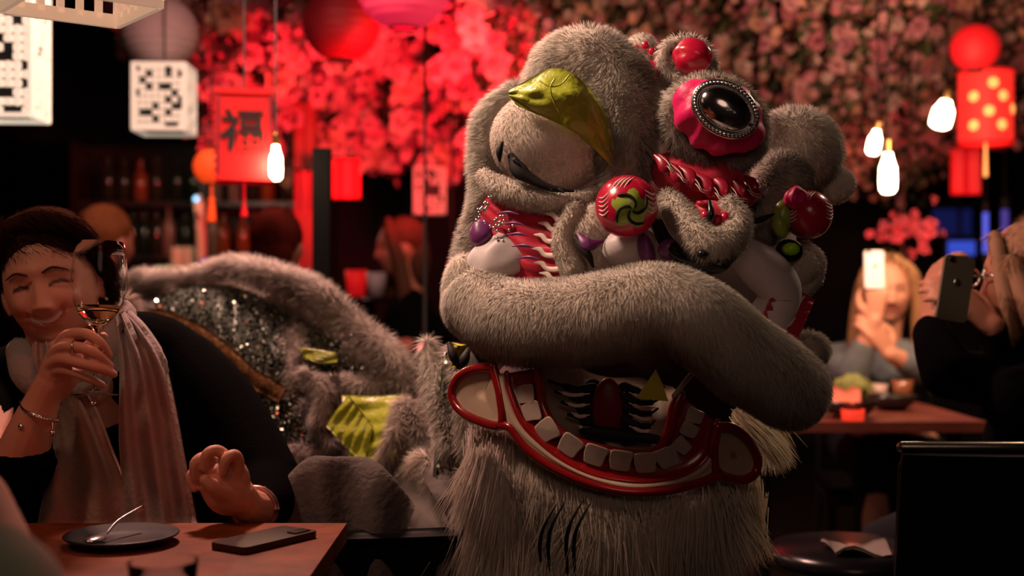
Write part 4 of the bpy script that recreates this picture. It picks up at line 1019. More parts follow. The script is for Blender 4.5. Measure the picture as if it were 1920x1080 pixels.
# bar items lit cream: beer tap column, glasses, small lamps
m_cream = mat('cream_ceramic',(.75,.58,.42),.4)
c = W(378,438,6.5); 
t = thing('beer_tap', (c[0],6.5,1.19), 'tall pale tap column on the bar', 'tap')
obj('column', MB().tube([(c[0],6.5,1.19),(c[0],6.5,1.40),(c[0]-.01,6.48,1.58)],[.026,.026,.028],12), m_cream, t); obj('foot', MB().lathe([(.001,0),(.06,0),(.05,.02),(.001,.02)],(c[0],6.5,1.19),20), m_barl, t)
obj('spout', MB().tube([(c[0],6.48,1.5),(c[0],6.40,1.5),(c[0],6.38,1.46)],.008,8,m=3), m_barl, t)
for i,(x,zz) in enumerate(((330,.10),(352,.14))):
    q = W(x,405,6.6); o = obj('pitcher', MB().lathe([(.001,0),(.03,0),(.034,.02),(.034,.14),(.028,.15),(.026,.14),(.028,.02),(.001,.015)],(q[0],6.62,1.19),16).tube([(q[0]+.03,6.62,1.31),(q[0]+.055,6.62,1.28),(q[0]+.03,6.62,1.22)],.005,6,m=4), m_cream, origin=(q[0],6.62,1.19))
    tag(o,'cream pitcher on the bar, %s of the two' % ('left' if i==0 else 'right'),'pitcher')
m_gb = emat('green_bar_light',(.4,.5,.2),(.75,1,.4),.55)
for i,x in enumerate((285,298,311,324)):
    q = W(x,502,6.2); o = obj('bar_light', MB().lathe([(.001,0),(.014,.004),(.017,.02),(.014,.036),(.001,.04)],(q[0],6.32,1.19),12).box((q[0],6.34,1.195),(.006,.03,.005)), m_gb, origin=(q[0],6.32,1.19)); tag(o,'pale green light in the row on the bar front','light','row of green bar lights')
def led(x,y,d,rp,col,es,label):
    c = W(x,y,d); a = rp*d/F; t = thing('indicator_light', c-np.array([0,0,a]), label, 'light')
    obj('lens', MB().ellipsoid(c,(a,a*.6,a),None,16,10), emat('led_'+label.split()[0],(.2,.2,.2),col,es), t); obj('bezel', MB().tube([c+np.array([a*1.1*math.cos(k),.0,a*1.1*math.sin(k)]) for k in np.linspace(0,2*math.pi,20)],a*.18,6,cap=False), m_cord, t)
    obj('bracket', MB().tube([c+np.array([0,.01,0]),c+np.array([0,.12,0]),(c[0],c[1]+.12,ZT)],.006,6), m_cord, t)
led(368,373,6.0,5,(.25,.65,1),3.0,'blue round indicator light above the bar')
led(792,652,4.0,7,(1,.08,.10),5.0,'red tail-like indicator light between the lion body and head')
led(845,495,5.2,6,(1,.03,.15),.6,'magenta indicator light in the dark beside the muzzle')
led(383,492,6.1,7,(.1,.05,1),.5,'violet indicator light beneath the pale tap column')
# blue screens and tubes at the right
def screen(x0,x1,y0,y1,d,es,label,col=(.06,.13,1)):
    c=W((x0+x1)/2,(y0+y1)/2,d); hw=(x1-x0)/2*d/F; hh=(y1-y0)/2*d/F; t=thing('video_screen', c-np.array([0,0,hh]), label,'screen')
    obj('bezel', MB().box(c+np.array([0,.02,0]),(hw+.02,.015,hh+.02)), m_cord, t, smooth=False); obj('display', MB().box(c+np.array([0,.002,0]),(hw,.004,hh)), emat('display_blue',(.02,.02,.1),col,es,.3), t, smooth=False)
    obj('bracket', MB().tube([c+np.array([0,.03,hh]),(c[0],c[1]+.03,ZT)],.01,6), m_cord, t)
screen(1778,1828,452,478,6.5,.55,'small bright blue screen glowing left of the blue tube')
screen(1750,1822,392,440,7.2,.05,'dim blue screen high behind the blossoms')
def ltube(x,y0,y1,d,rp,es,label,col):
    a=W(x,y0,d); b=W(x,y1,d); r_=rp*d/F; t=thing('light_tube', b, label,'light'); obj('tube', MB().tube([a,b],r_,14), emat('blue_tube',(.1,.1,.3),col,es), t)
    obj('end_cap', MB().tube([a,a+np.array([0,0,.03])],r_*1.3,12), m_cord, t); obj('end_cap', MB().tube([b,b-np.array([0,0,.03])],r_*1.3,12), m_cord, t); obj('cord', MB().tube([a+np.array([0,0,.03]),(a[0],a[1],ZT)],.004,6), m_cord, t)
ltube(1848,395,478,5.5,5,.75,'bright blue vertical light tube above the dark phone',(.08,.14,1))
ltube(1884,388,440,5.8,7,.22,'dimmer violet light tube above the glasses wearer',(.15,.12,1))
# ================================================================ PEOPLE
def merge_remesh(name, mb, vox, smooth=2, extra=None, decimate=None):
    """fuse overlapping shapes into one continuous skin and carry the vertex colours over"""
    V, Q, T, G = mb.arrays(); K = np.concatenate(mb.K)
    me = mb.mesh('tmp'); o = bpy.data.objects.new('tmp', me); C.objects.link(o)
    m = o.modifiers.new('r','REMESH'); m.mode='VOXEL'; m.voxel_size=vox; m.use_smooth_shade=True
    if smooth: s = o.modifiers.new('s','SMOOTH'); s.factor=.5; s.iterations=smooth
    bpy.context.view_layer.update()
    ev = o.evaluated_get(bpy.context.evaluated_depsgraph_get()); me2 = bpy.data.meshes.new_from_object(ev)
    n = len(me2.vertices); co = np.zeros(n*3,np.float32); me2.vertices.foreach_get('co',co); co = co.reshape(-1,3)
    kd = kdtree.KDTree(len(V))
    for i,v in enumerate(V): kd.insert(v,i)
    kd.balance(); idx = np.array([kd.find(c)[1] for c in co]); col = K[idx]
    out = MB(); np_ = len(me2.polygons); li = np.zeros(len(me2.loops),np.int32); me2.loops.foreach_get('vertex_index',li)
    lt = np.zeros(np_,np.int32); me2.polygons.foreach_get('loop_total',lt); ls = np.zeros(np_,np.int32); me2.polygons.foreach_get('loop_start',ls)
    q = ls[lt==4]; t = ls[lt==3]
    out.add(co, Q=li[q[:,None]+np.arange(4)] if len(q) else None, T=li[t[:,None]+np.arange(3)] if len(t) else None, col=col)
    C.objects.unlink(o); bpy.data.objects.remove(o); bpy.data.meshes.remove(me); bpy.data.meshes.remove(me2)
    return out
def gs(x, s): return np.exp(-(x/s)**2)
def head_part(mb, c, R, skin, s=1.0, smile=1.0, female=True, eyes=True, res=(150,110)):
    """a head with face; local frame: x right, -y forward, z up; c = centre at eye height"""
    nu, nv = res
    U, Q, _ = ell((0,0,0),1.0,None,nu,nv)
    x,y,z = U[:,0].copy(),U[:,1].copy(),U[:,2].copy()
    P = U*np.array([.076,.096,.118]); P[:,2] += 0
    f = np.clip(-y*1.6,0,1)                                   # 1 on the face
    lowz = np.clip(-z,0,1)
    P[:,0] *= 1-.30*lowz**1.8*(.6+.4*f)
    bk = np.clip(y,0,1)*lowz; P[:,1] -= .055*bk; P[:,2] += .030*bk
    P[:,1] += f*.006*(1-np.abs(z))                            # flatten the face a little
    X, Z = P[:,0], P[:,2]; d = np.zeros(len(P))
    t = np.clip((.012-Z)/.050,0,1)
    noser = (.003+.019*t**1.3)*gs(X,.0075+.0055*t)*np.where(Z<-.038, gs(Z+.038,.006), 1)*np.where(Z>.012, gs(Z-.012,.012), 1)
    d += noser; d += .006*gs(np.abs(X)-.012,.006)*gs(Z+.040,.007)
    d += .0045*gs(Z-.024,.010)*gs(X,.05)
    d -= .011*gs(np.abs(X)-.031,.015)*gs(Z-.001,.011)
    d += .0045*gs(np.abs(X)-.031,.010)*gs(Z-.000,.006)         # lids over the eyeballs
    d += (.006+.004*smile)*gs(np.abs(X)-.042,.017)*gs(Z+.030,.014)
    zc = Z-smile*.012*np.minimum(1.2,(X/.027)**2)
    wm = gs(X,.027+.006*smile)
    d += .005*wm*gs(zc+.053,.005)+.0055*wm*gs(zc+.068,.005)-.006*gs(X,.024+.006*smile)*gs(zc+.0605,.0032)
    d += .008*gs(X,.017)*gs(Z+.095,.014)-.004*gs(X,.02)*gs(Z+.080,.006)
    P[:,1] -= d*f
    K = np.tile(np.asarray(skin,float),(len(P),1))
    def blend(w_, c_): 
        w2 = np.clip(w_*f,0,1)[:,None]; return K*(1-w2)+np.asarray(c_)*w2
    K = blend(.85*np.exp(-((zc+.060)/.011)**4)*(np.abs(X)<.031), (.40,.10,.09))
    if smile > .5: K = blend(np.exp(-((zc+.0605)/.0040)**2)*(np.abs(X)<.025), (.85,.76,.68)); 
    K = blend(.9*np.exp(-((zc+.0655)/.0012)**2)*(np.abs(X)<.026), (.05,.01,.01))
    K = blend(.35*gs(np.abs(X)-.042,.018)*gs(Z+.030,.014), (.60,.20,.16))
    if eyes:
        ez = Z-.001+.004*((np.abs(X)-.031)/.014)**2
        K = blend(1.0*np.exp(-(ez/.0034)**2)*(np.abs(np.abs(X)-.031)<.0155), (.02,.012,.01))
        bz = Z-.020+.006*((np.abs(X)-.028)/.02)**2
        K = blend(.75*np.exp(-(bz/.0028)**2)*(np.abs(np.abs(X)-.031)<.019), (.06,.03,.02))
    W_ = (P*s) @ np.asarray(R).T+np.asarray(c); mb.add(W_, Q, col=K)
    for sx in (-1,1):                                          # ears
        q = np.asarray(c)+np.asarray(R) @ (np.array([sx*.078,.008,-.012])*s)
        mb.ellipsoid(q, np.array([.007,.016,.030])*s, np.asarray(R) @ rot('X',-12) @ rot('Z',sx*-20), 16, 12, col=skin)
        mb.ellipsoid(q-np.asarray(R) @ np.array([-sx*.003,.004,.0])*s, np.array([.006,.010,.022])*s, np.asarray(R), 12, 8, col=np.asarray(skin)*.8)
    return lambda p: np.asarray(c)+np.asarray(R) @ (np.asarray(p,float)*s)
m_skin = mat('skin', (1,1,1), .5, attr=True, spec=.35); 
m_knit = mat('black_knit', (.0016,.0015,.0017), .95, sheen=.0, bump=.15, bscale=200, spec=.04)
m_trous = mat('dark_trousers', (.012,.013,.018), .85, spec=.2)
m_shoe = mat('dark_shoe_leather', (.01,.009,.008), .5)
def pobj(name, mb, m, parent, label=None, smooth=True):
    o = obj(name, mb, m, parent, smooth=smooth)
    if label: o['label'] = label
    return o
def gen_hand(mb, wrist, fdir, pnorm, skin, s=1.0, curl=.5, side=1, spread=.12):
    """a palm, four fingers and a thumb; fdir towards the fingertips, pnorm out of the palm side, thumb on the +side edge"""
    f = nrm(fdir); n = nrm(np.asarray(pnorm)-(np.asarray(pnorm) @ f)*f); r_ = np.cross(f,n)*side
    wrist = np.asarray(wrist,float)
    for k,off in enumerate((.027,.009,-.009,-.026)):
        b = wrist+f*.088*s+r_*off*s-n*.002; mb.tube([wrist+r_*off*.55*s+f*.01, (wrist+b)/2+r_*off*.15*s, b],[.013*s,.0125*s,.0105*s],10,m=3,col=skin)
        L = (.040,.045,.041,.032)[k]*s; a = curl*.7; dirr = nrm(f+r_*spread*(1.5-k)*.5); p = b.copy(); P=[p-dirr*.01,p]
        for j,q in enumerate((1,.62,.5)):
            dd = nrm(dirr*math.cos(a)+n*math.sin(a)); p = p+dd*L*q; P.append(p); a += curl*1.0
        mb.tube(P,[.010*s,.0098*s,.0088*s,.0082*s,.0068*s],10,m=3,col=skin)
    b = wrist+r_*.022*s+f*.018*s; mb.tube([b, b+r_*.024*s+f*.022*s+n*.012*s, b+r_*.030*s+f*.052*s+n*.026*s, b+r_*.024*s+f*.074*s+n*.034*s],[.014*s,.0135*s,.0105*s,.008*s],10,m=4,col=skin)
def seated(root_name, label, H, yaw, skin, top_m, shl=None, armL=None, armR=None, hair=None, seat_z=.47, lean=.03, headyaw=None, headpitch=0, headroll=0, handL=None, handR=None, vox=.006, smile=.3, armrad=1.0, legs=True, cat='person', sleeves=1.0, headscale=1.0, topw=1.0):
    """yaw: degrees the body faces, 0 = towards the camera, positive to the picture's right"""
    H = np.asarray(H,float); f = np.array([math.sin(math.radians(yaw)),-math.cos(math.radians(yaw)),0]); r_ = np.array([math.cos(math.radians(yaw)),math.sin(math.radians(yaw)),0])
    up = np.array([0,0,1.0]); t = thing(root_name, (H[0]-f[0]*.05,H[1]-f[1]*.05,0), label, cat)
    hy = yaw if headyaw is None else headyaw; Rh = rot('Z',hy) @ rot('X',-headpitch) @ rot('Y',headroll)
    body = MB(); loc = head_part(body, H, Rh, skin, headscale, smile)
    nb = H-up*.185-f*.035; chest = H-up*.36-f*.06; pel = np.array([H[0]-f[0]*(.06+lean*3),H[1]-f[1]*(.06+lean*3),seat_z+.14])
    body.tube([H-up*.06+f*.0-f*.015, nb-f*.01, nb-up*.06],[.055,.052,.060],16,m=4,col=skin)
    waist = (chest+pel)/2; body.tube([nb-up*.04,chest,waist,pel],[.06,.125,.115,.13],20,m=4,col=skin)
    sh = {-1: nb-up*.065-r_*.165, 1: nb-up*.065+r_*.165}
    clo = MB(); clo.tube([nb-up*.035,nb-up*.09,chest,waist,pel],[.068,.105*topw,.150*topw,.138*topw,.158*topw],24,m=4); 
    clo.tube([sh[-1]+up*.01,nb-up*.045,sh[1]+up*.01],[.062,.072,.062],18,m=4)
    for s_,arm,hd in ((-1,armL,handL),(1,armR,handR)):
        if arm is None:
            e = sh[s_]-up*.27+r_*s_*.05+f*.04; wv = e+f*.22-up*.03-r_*s_*.10; arm=[e,wv]; hd = (f,-up,.4)
        e, wv = [np.asarray(a,float) for a in arm]
        body.tube([sh[s_],(sh[s_]+e)/2,e],[.048,.043,.038],14,m=4,col=skin); body.tube([e,e*.5+wv*.5,wv],[.038,.034,.025],14,m=4,col=skin)
        cu = e+(wv-e)*(.88*sleeves); clo.tube([sh[s_],(sh[s_]+e)/2,e],[.064,.057,.052],16,m=4); clo.tube([e,(e+cu)/2,cu],[.052,.048,.040],16,m=3)
        if hd is not None: gen_hand(body, wv, hd[0], hd[1], skin, 1.0, hd[2], hd[3] if len(hd)>3 else -s_)
    hips = {s_: pel+r_*s_*.09-up*.02 for s_ in (-1,1)}
    tr = MB()
    if legs:
        for s_ in (-1,1):
            k = hips[s_]+f*.42+up*0; k[2]=seat_z+.09; a = k+f*.03; a[2]=.10
            body.tube([hips[s_],k,a],[.075,.055,.04],12,m=4,col=skin); tr.tube([hips[s_],(hips[s_]+k)/2,k,(k+a)/2,a],[.095,.085,.068,.06,.058],16,m=3)
            pobj('shoe', MB().tube([a-up*.055-f*.03,a-up*.062+f*.06,a-up*.068+f*.15],[.04,.038,.03],14,m=3,sq=None), m_shoe, t)
        tr.tube([pel+up*.02,pel-up*.02],[.16,.14],20)
    b = merge_remesh('b', body, vox, 2); pobj('body', b, m_skin, t)
    pobj('top', merge_remesh('c', clo, .009, 3), top_m, t)
    if legs: pobj('trousers', merge_remesh('c', tr, .012, 3), m_trous, t)
    return t, loc, f, r_, Rh
def chair(label, x, y, yaw, seat_z=.46, back=.92, rail=True):
    t = thing('dining_chair', (x,y,0), label, 'chair'); R = rot('Z',yaw); m_ = M.setdefault('chairm', mat('black_chair_leather',(.010,.010,.011),.5,spec=.2)); mm = M.setdefault('chrome', mat('chrome_tube',(.35,.33,.3),.3,metal=1))
    P = lambda a,b,c_: np.array([x,y,0])+R @ np.array([a,b,c_])
    G = np.array([[P(-.22+.44*i/10,-.22+.44*j/10,seat_z-.02+.012*math.sin(i/10*math.pi)*math.sin(j/10*math.pi)) for j in range(11)] for i in range(11)])
    obj('seat', MB().sheet(G,.05,(0,0,1)), m_, t)
    G = np.array([[P(-.21+.42*i/10,.22+.05*j/8-.03*math.sin(i/10*math.pi)*-1,seat_z+.12+(back-seat_z-.12)*j/8) for j in range(9)] for i in range(11)])
    obj('backrest', MB().sheet(G,.03), m_, t)
    for sx in (-1,1):
        obj('leg', MB().tube([P(sx*.20,-.19,seat_z-.05),P(sx*.21,-.20,.006)],.012,10), m_, t)
        obj('leg', MB().tube([P(sx*.20,.26,back-.03),P(sx*.20,.22,seat_z),P(sx*.21,.24,.006)],.012,10,m=4), m_, t)
    if rail: obj('top_rail', MB().tube([P(-.21,.275,back+.005),P(0,.30,back+.008),P(.21,.275,back+.005)],.010,12,m=5), mm, t)
    return t
# ---------------------------------------------------------------- the woman with the wine glass
SK = (.62,.30,.21)
Hc = W(98,533,2.09)
t = thing('person', (Hc[0]+.06,2.22,0), 'smiling dark-haired woman in black jumper and pale scarf raising a glass', 'person'); WOM = t
Rh = rot('Y',-11) @ rot('Z',6) @ rot('X',2)
body = MB(); loc = head_part(body, Hc, Rh, SK, 1.0, 1.0, res=(190,140))
body.tube([Hc-np.array([0,-.02,.06]),W(125,660,2.15),W(150,720,2.2)],[.056,.054,.062],16,m=4,col=SK)
def P3(l): return [W(*q) for q in l]
body.tube(P3([(150,700,2.22),(160,800,2.26),(170,900,2.27)]),[.06,.13,.11],20,m=4,col=SK)
# right arm (picture left) raised with the glass
body.tube(P3([(10,760,2.22),(-30,860,2.1),(-10,945,2.0)]),[.05,.045,.040],14,m=4,col=SK)
body.tube(P3([(-10,945,2.0),(30,880,1.975),(57,810,1.955),(80,750,1.945),(98,716,1.94)]),[.042,.043,.036,.027,.026],16,m=4,col=SK)
# palm
body.tube(P3([(95,728,1.945),(108,690,1.935),(118,655,1.925)]),[.025,.026,.021],14,m=4,col=SK)
body.tube(P3([(100,735,1.95),(120,705,1.94),(132,672,1.93)]),[.020,.024,.020],14,m=4,col=SK)
FG = [ [(108,652,1.925),(126,629,1.905),(160,626,1.89),(187,642,1.885),(203,664,1.895)],
       [(98,668,1.92),(118,651,1.895),(150,652,1.875),(180,664,1.872),(206,686,1.885)],
       [(92,686,1.92),(114,674,1.895),(146,680,1.87),(182,690,1.87),(213,702,1.885)],
       [(90,702,1.93),(114,694,1.905),(142,700,1.885),(168,710,1.88),(192,722,1.89)] ]
for k,fg in enumerate(FG):
    r0 = (.0090,.0090,.0086,.0076)[k]; body.tube(P3(fg),[r0*1.1,r0*1.06,r0*.98,r0*.92,r0*.74],12,m=4,col=SK)
body.tube(P3([(112,712,1.955),(140,680,1.965),(168,650,1.965),(193,632,1.95)]),[.015,.0135,.0115,.0085],12,m=4,col=SK)
# left arm (picture right) with a loose fist above the table
body.tube(P3([(350,720,2.26),(440,800,2.22),(505,905,2.14)]),[.05,.046,.042],14,m=4,col=SK)
body.tube(P3([(505,905,2.14),(490,948,2.03),(466,950,1.97),(448,928,1.945)]),[.040,.034,.028,.027],14,m=4,col=SK)
body.tube(P3([(452,935,1.95),(425,925,1.935),(405,900,1.925)]),[.028,.034,.030],14,m=4,col=SK)
body.tube(P3([(442,920,1.945),(438,890,1.94),(425,868,1.93)]),[.024,.024,.018],14,m=4,col=SK)
FL = [ [(436,905,1.93),(447,872,1.92),(440,853,1.905),(424,862,1.895),(418,884,1.898)],
       [(420,900,1.93),(425,862,1.92),(408,845,1.905),(388,852,1.895),(384,878,1.90)],
       [(408,905,1.93),(400,868,1.925),(382,857,1.91),(365,870,1.90),(366,895,1.905)],
       [(402,915,1.93),(384,885,1.93),(368,880,1.92),(357,896,1.91),(364,916,1.91)] ]
for k,fg in enumerate(FL):
    r0 = (.0094,.0094,.0090,.0082)[k]; body.tube(P3(fg),[r0*1.15,r0*1.08,r0,r0*.95,r0*.8],12,m=4,col=SK)
body.tube(P3([(440,935,1.93),(418,925,1.905),(398,912,1.89),(384,900,1.885)]),[.015,.0135,.0115,.009],12,m=4,col=SK)
pobj('body', merge_remesh('b', body, .0025, 2), m_skin, t)
# face details
pobj('eyebrow', MB().tube([loc(p) for p in [(.013,-.0985,.018),(.030,-.0965,.0235),(.050,-.084,.016)]],[.0016,.0022,.0008],6,m=4), M.setdefault('brow', mat('brow_hair',(.05,.022,.015),.9)), t)
pobj('eyebrow', MB().tube([loc(p) for p in [(-.013,-.0985,.018),(-.030,-.0965,.0235),(-.050,-.084,.016)]],[.0016,.0022,.0008],6,m=4), M.setdefault('brow', mat('brow_hair',(.05,.022,.015),.9)), t)
# jumper
cl = MB()
cl.tube(P3([(165,690,2.24),(170,760,2.28),(175,880,2.28),(178,1000,2.28),(180,1150,2.28)])+[np.array([-.80,2.28,.56])],[.08,.150,.155,.15,.15,.155],24,m=4)
cl.tube(P3([(0,720,2.26),(140,675,2.26),(270,655,2.28),(345,700,2.28)]),[.062,.07,.072,.075],18,m=4)
cl.tube(P3([(340,700,2.28),(395,760,2.25),(450,835,2.2),(500,905,2.14)]),[.080,.082,.074,.062],20,m=4)
cl.tube(P3([(500,905,2.14),(500,945,2.06),(487,955,2.02)]),[.060,.048,.037],18,m=4)
cl.tube(P3([(10,750,2.24),(-30,860,2.12),(-8,945,2.01)]),[.064,.058,.054],18,m=4)
cl.tube(P3([(-8,945,2.01),(25,900,1.98),(48,868,1.968)]),[.054,.052,.048],18,m=3)
pobj('jumper', merge_remesh('c', cl, .007, 3), m_knit, t)
pobj('cuff', MB().tube(P3([(52,862,1.966),(75,880,1.95),(96,866,1.955)]),[.010,.014,.010],10,m=4), m_knit, t)
tr = MB(); pl = np.array([-.80,2.27,.56])
tr.tube([pl+np.array([0,0,.06]),pl-np.array([0,0,.0])],[.16,.15],20)
for sx in (-1,1):
    h = pl+np.array([sx*.09,-.02,-.01]); k = h+np.array([0,-.40,0]); a = k+np.array([0,0,-.44]); tr.tube([h,k,a],[.095,.068,.055],16,m=4)
    pobj('shoe', MB().tube([a+np.array([0,.03,-.03]),a+np.array([0,-.06,-.045]),a+np.array([0,-.15,-.05])],[.04,.037,.03],14,m=3), m_shoe, t)
pobj('trousers', merge_remesh('c', tr, .010, 3), m_trous, t)
# hair
HB = (.050,.020,.013)
def hairset(name, shapes, L, dens, comb, col, par, seed, clump=.22, wd=.0014, stand=.13):
    return pobj(name, furry(shapes, L=L, dens=dens, comb=comb, seed=seed, white=col, clump=clump, wd=wd, stand=stand, var=.3, bend=.3, cullb=-.6, ck=14, inset=.22, jit=.07), M['hair'], par)
hs = []
def HE(p, r, R=np.eye(3)): return ('e', loc(p), np.array(r), Rh @ R)
def HT(pts, rads, m=5):
    Z = spline(np.column_stack([np.array([loc(p) for p in pts]), rads]), m); return ('t', Z[:,:3], Z[:,3])
hairset('hair', [HE((0,.016,.052),(.087,.100,.086)), HT([(.080,-.02,.05),(.089,.010,.0),(.080,.035,-.06)],[.018,.022,.020]), HT([(-.080,-.01,.05),(-.086,.02,.0),(-.078,.04,-.06)],[.016,.020,.018]),
  HT([(-.025,-.066,.106),(.020,-.072,.108),(.060,-.054,.086),(.082,-.025,.04)],[.018,.021,.021,.017]), HT([(-.025,-.066,.106),(-.055,-.054,.088),(-.076,-.03,.05)],[.018,.019,.016]), HE((0,.06,-.03),(.075,.06,.07))], .024, 120000, (.75,.55,-.35), HB, t, 71)
pobj('earring', MB().ellipsoid(loc((.083,.0,-.042)),.004,None,10,8), M['silver'], t)
# scarf
def fsheet(rows, nf, amp, mat_, name, label, par, nu=40, phase=0):
    """rows: (y, xleft, xright, depth)"""
    Rr = spline(np.array(rows,float),8); G = np.zeros((len(Rr),nu,3))
    for i,(y,xl,xr,d) in enumerate(Rr):
        for j in range(nu):
            s_ = j/(nu-1); G[i,j] = W(xl+(xr-xl)*s_+2*math.sin(i*.15+s_*6), y, d-amp*math.sin(s_*nf*2*math.pi+phase+.25*math.sin(i*.12))-.02*math.sin(s_*math.pi))
    return pobj(name, MB().sheet(G,.006,(0,-1,0)), mat_, par, label)
m_sc = mat('taupe_scarf', (.32,.25,.22), .85, sheen=.1, col2=(.40,.24,.17), scale=5, bump=.25, bscale=120)
m_sc2 = mat('grey_scarf', (.34,.31,.31), .85, sheen=.1, col2=(.36,.24,.21), scale=6, bump=.25, bscale=120)
fsheet([(585,212,240,2.10),(620,214,272,2.07),(680,222,308,2.05),(760,224,330,2.04),(850,226,348,2.03),(985,240,372,2.02)],2.6,.012,m_sc2,'scarf','grey pink scarf end hanging on her left',t)
fsheet([(640,60,105,2.03),(690,62,128,2.02),(760,88,172,2.035),(840,100,206,2.035),(900,88,232,2.03),(985,70,246,2.02)],1.8,.010,m_sc,'scarf','tan scarf end crossing her chest',t,phase=1)
lp = MB().tube(P3([(45,660,2.13),(62,700,2.08),(110,722,2.06),(165,700,2.06),(215,640,2.09),(225,590,2.14)]),[.03,.034,.034,.034,.032,.028],18,m=6)
lp.tube(P3([(60,650,2.12),(78,690,2.065),(118,705,2.045),(170,680,2.05),(218,610,2.10)]),[.012,.014,.016,.014,.012],12,m=6); lp.tube(P3([(50,680,2.10),(72,716,2.05),(115,738,2.03),(178,716,2.04),(226,650,2.08)]),[.010,.013,.014,.013,.010],12,m=6)
pobj('scarf', lp, m_sc2, t, 'scarf loop around her neck')
# jewellery
c1 = [(37,754),(45,768),(70,779),(94,786),(106,790)]
pobj('bangle', MB().tube([W(x,y,1.945-.035*math.sin(math.pi*i/4)) for i,(x,y) in enumerate(c1)],.0022,8,m=5), M['silver'], t)
mb = MB()
for i in range(15):
    s_ = i/14; mb.ellipsoid(W(38+70*s_,766+22*s_+6*math.sin(s_*3),1.943-.036*math.sin(math.pi*s_)),(.0035,.003,.0028),None,8,6)
mb.ellipsoid(W(40,800,1.92),.0055,None,8,6).ellipsoid(W(98,812,1.92),.005,None,8,6).tube(P3([(40,778,1.925),(40,798,1.922)]),.0012,5).tube(P3([(98,786,1.93),(98,808,1.922)]),.0012,5)
pobj('charm_bracelet', mb, M['silver'], t)
pobj('ring', MB().tube([W(137+2*math.sin(k),652+12*math.cos(k),1.877+.011*math.sin(k)+.002) for k in np.linspace(0,2*math.pi,20)],.0016,6,cap=False), M['silver'], t)
pobj('watch_strap', MB().tube([W(478,955,2.0)+np.array([.034*math.cos(k),.006*math.sin(k)*0+.0,.034*math.sin(k)]) for k in np.linspace(0,2*math.pi,24)],.006,8,cap=False), M['chromew'] if 'chromew' in M else mat('bronze_bangle',(.45,.25,.2),.35,metal=.8), t)
pobj('pendant', MB().ellipsoid(W(174,757,2.02),.0055,None,12,8), M['silver'], t)
# ---------------------------------------------------------------- wine glass in her hand
m_glass = glass_mat('clear_glass', (.98,.98,.98), 1.18)
m_wine = mat('white_wine', (1,.86,.50), 0.0, trans=1.0, ior=1.25)
def stemglass(foot, rim, s_):
    foot = np.asarray(foot); ax = nrm(np.asarray(rim)-foot); q = Vector((0,0,1)).rotation_difference(Vector(ax)).to_matrix(); R = np.array(q)
    t = thing('wine_glass', foot, 'stemmed wine glass a quarter full of white wine, raised in her hand', 'glass')
    o_ = [(.0305,.0),(.031,.0008),(.020,.0022),(.008,.006),(.0038,.014),(.0034,.05),(.0036,.085),(.006,.100),(.014,.109),(.028,.124),(.038,.145),(.0425,.170),(.042,.195),(.039,.220),(.0368,.2380)]
    o_[0] = (.0375,0); o_[1] = (.038,.001); o_[2] = (.026,.0025)
    i_ = [(.0360,.2382),(.0380,.220),(.0410,.195),(.0415,.170),(.037,.1455),(.0270,.1252),(.012,.1115),(.0002,.1095)]
    pr = [(.0002,-.0)]+o_+i_
    obj('bowl', MB().lathe(pr,foot,48,R), m_glass, t)
    wp = [(.0002,.1099),(.0122,.1119),(.0272,.1256),(.0345,.1385),(.0345,.1387),(.0002,.1387)]
    obj('wine', MB().lathe(wp,foot,48,R), m_wine, t)
stemglass(W(178,741,1.912), W(188,458,1.93), 1)
# ---------------------------------------------------------------- her table and what stands on it
m_tab = mat('red_brown_table_wood', (.27,.065,.016), .55, col2=(.14,.030,.008), scale=14, bump=.05, spec=.3)
xr = W(652,968,1.955)[0]
t = thing('restaurant_table', (xr-.55,1.60,0), 'reddish wooden table in front of the woman with the glass', 'table')
mb = MB().box((xr-.62,1.56,.7355),(.62,.385,.0145)); tp = obj('tabletop', mb, m_tab, t, smooth=False)
for k,y in enumerate(()): pass
for x in (xr-1.15,xr-.10):
    for y in (1.26,1.86): obj('leg', MB().tube([(x,y,.72),(x,y,.003)],.022,12), M['black'], t)
obj('apron', MB().box((xr-.62,1.56,.70),(.53,.31,.018)), M['black'], t, smooth=False)
TZ = .7505
# the tabletop planks
tp['label'] = 'red brown wooden tabletop'
def onz(x, y): d = (EYE-TZ)*F/(y-540); return np.array([(x-960)/F*d, d, TZ])
p = onz(228,1019)
o = obj('side_plate', MB().lathe([(.0005,.003),(.045,.003),(.050,.002),(.052,.0),(.055,.002),(.080,.012),(.0815,.014),(.080,.0155),(.055,.006),(.0005,.006)],p,56), mat('matte_black_stoneware',(.018,.016,.017),.45), origin=p)
tag(o,'round black side plate on the wooden table','plate')
sp = MB(); a = p+np.array([-.028,-.030,.012]); b = p+np.array([.010,.062,.040])
sp.tube([a+np.array([.012,.016,.006]),a*.5+b*.5+np.array([0,0,.004]),b],[.0022,.0028,.0042],10,m=5,sq=.6)
sp.ellipsoid(a,(.013,.020,.005),rot('Z',-20),20,10)
o = obj('spoon', sp, M['silver'], origin=a); tag(o,'silver spoon resting on the black side plate','spoon')
q = onz(497,1021); t = thing('phone', q, 'dark smartphone lying face down near the table corner', 'phone'); R = rot('Z',-34)
q = onz(497,1018)
def slab(c, hx, hy, hz, R, rr=.008):
    pts = [];
    for (sx,sy,a0) in ((1,1,0),(-1,1,90),(-1,-1,180),(1,-1,270)):
        for k in range(5): a = math.radians(a0+k*22.5); pts.append((sx*(hx-rr)+rr*math.cos(a), sy*(hy-rr)+rr*math.sin(a)))
    return MB().poly([(x_,y_) for x_,y_ in pts], 2*hz, c, np.asarray(R) @ rot('X',90))
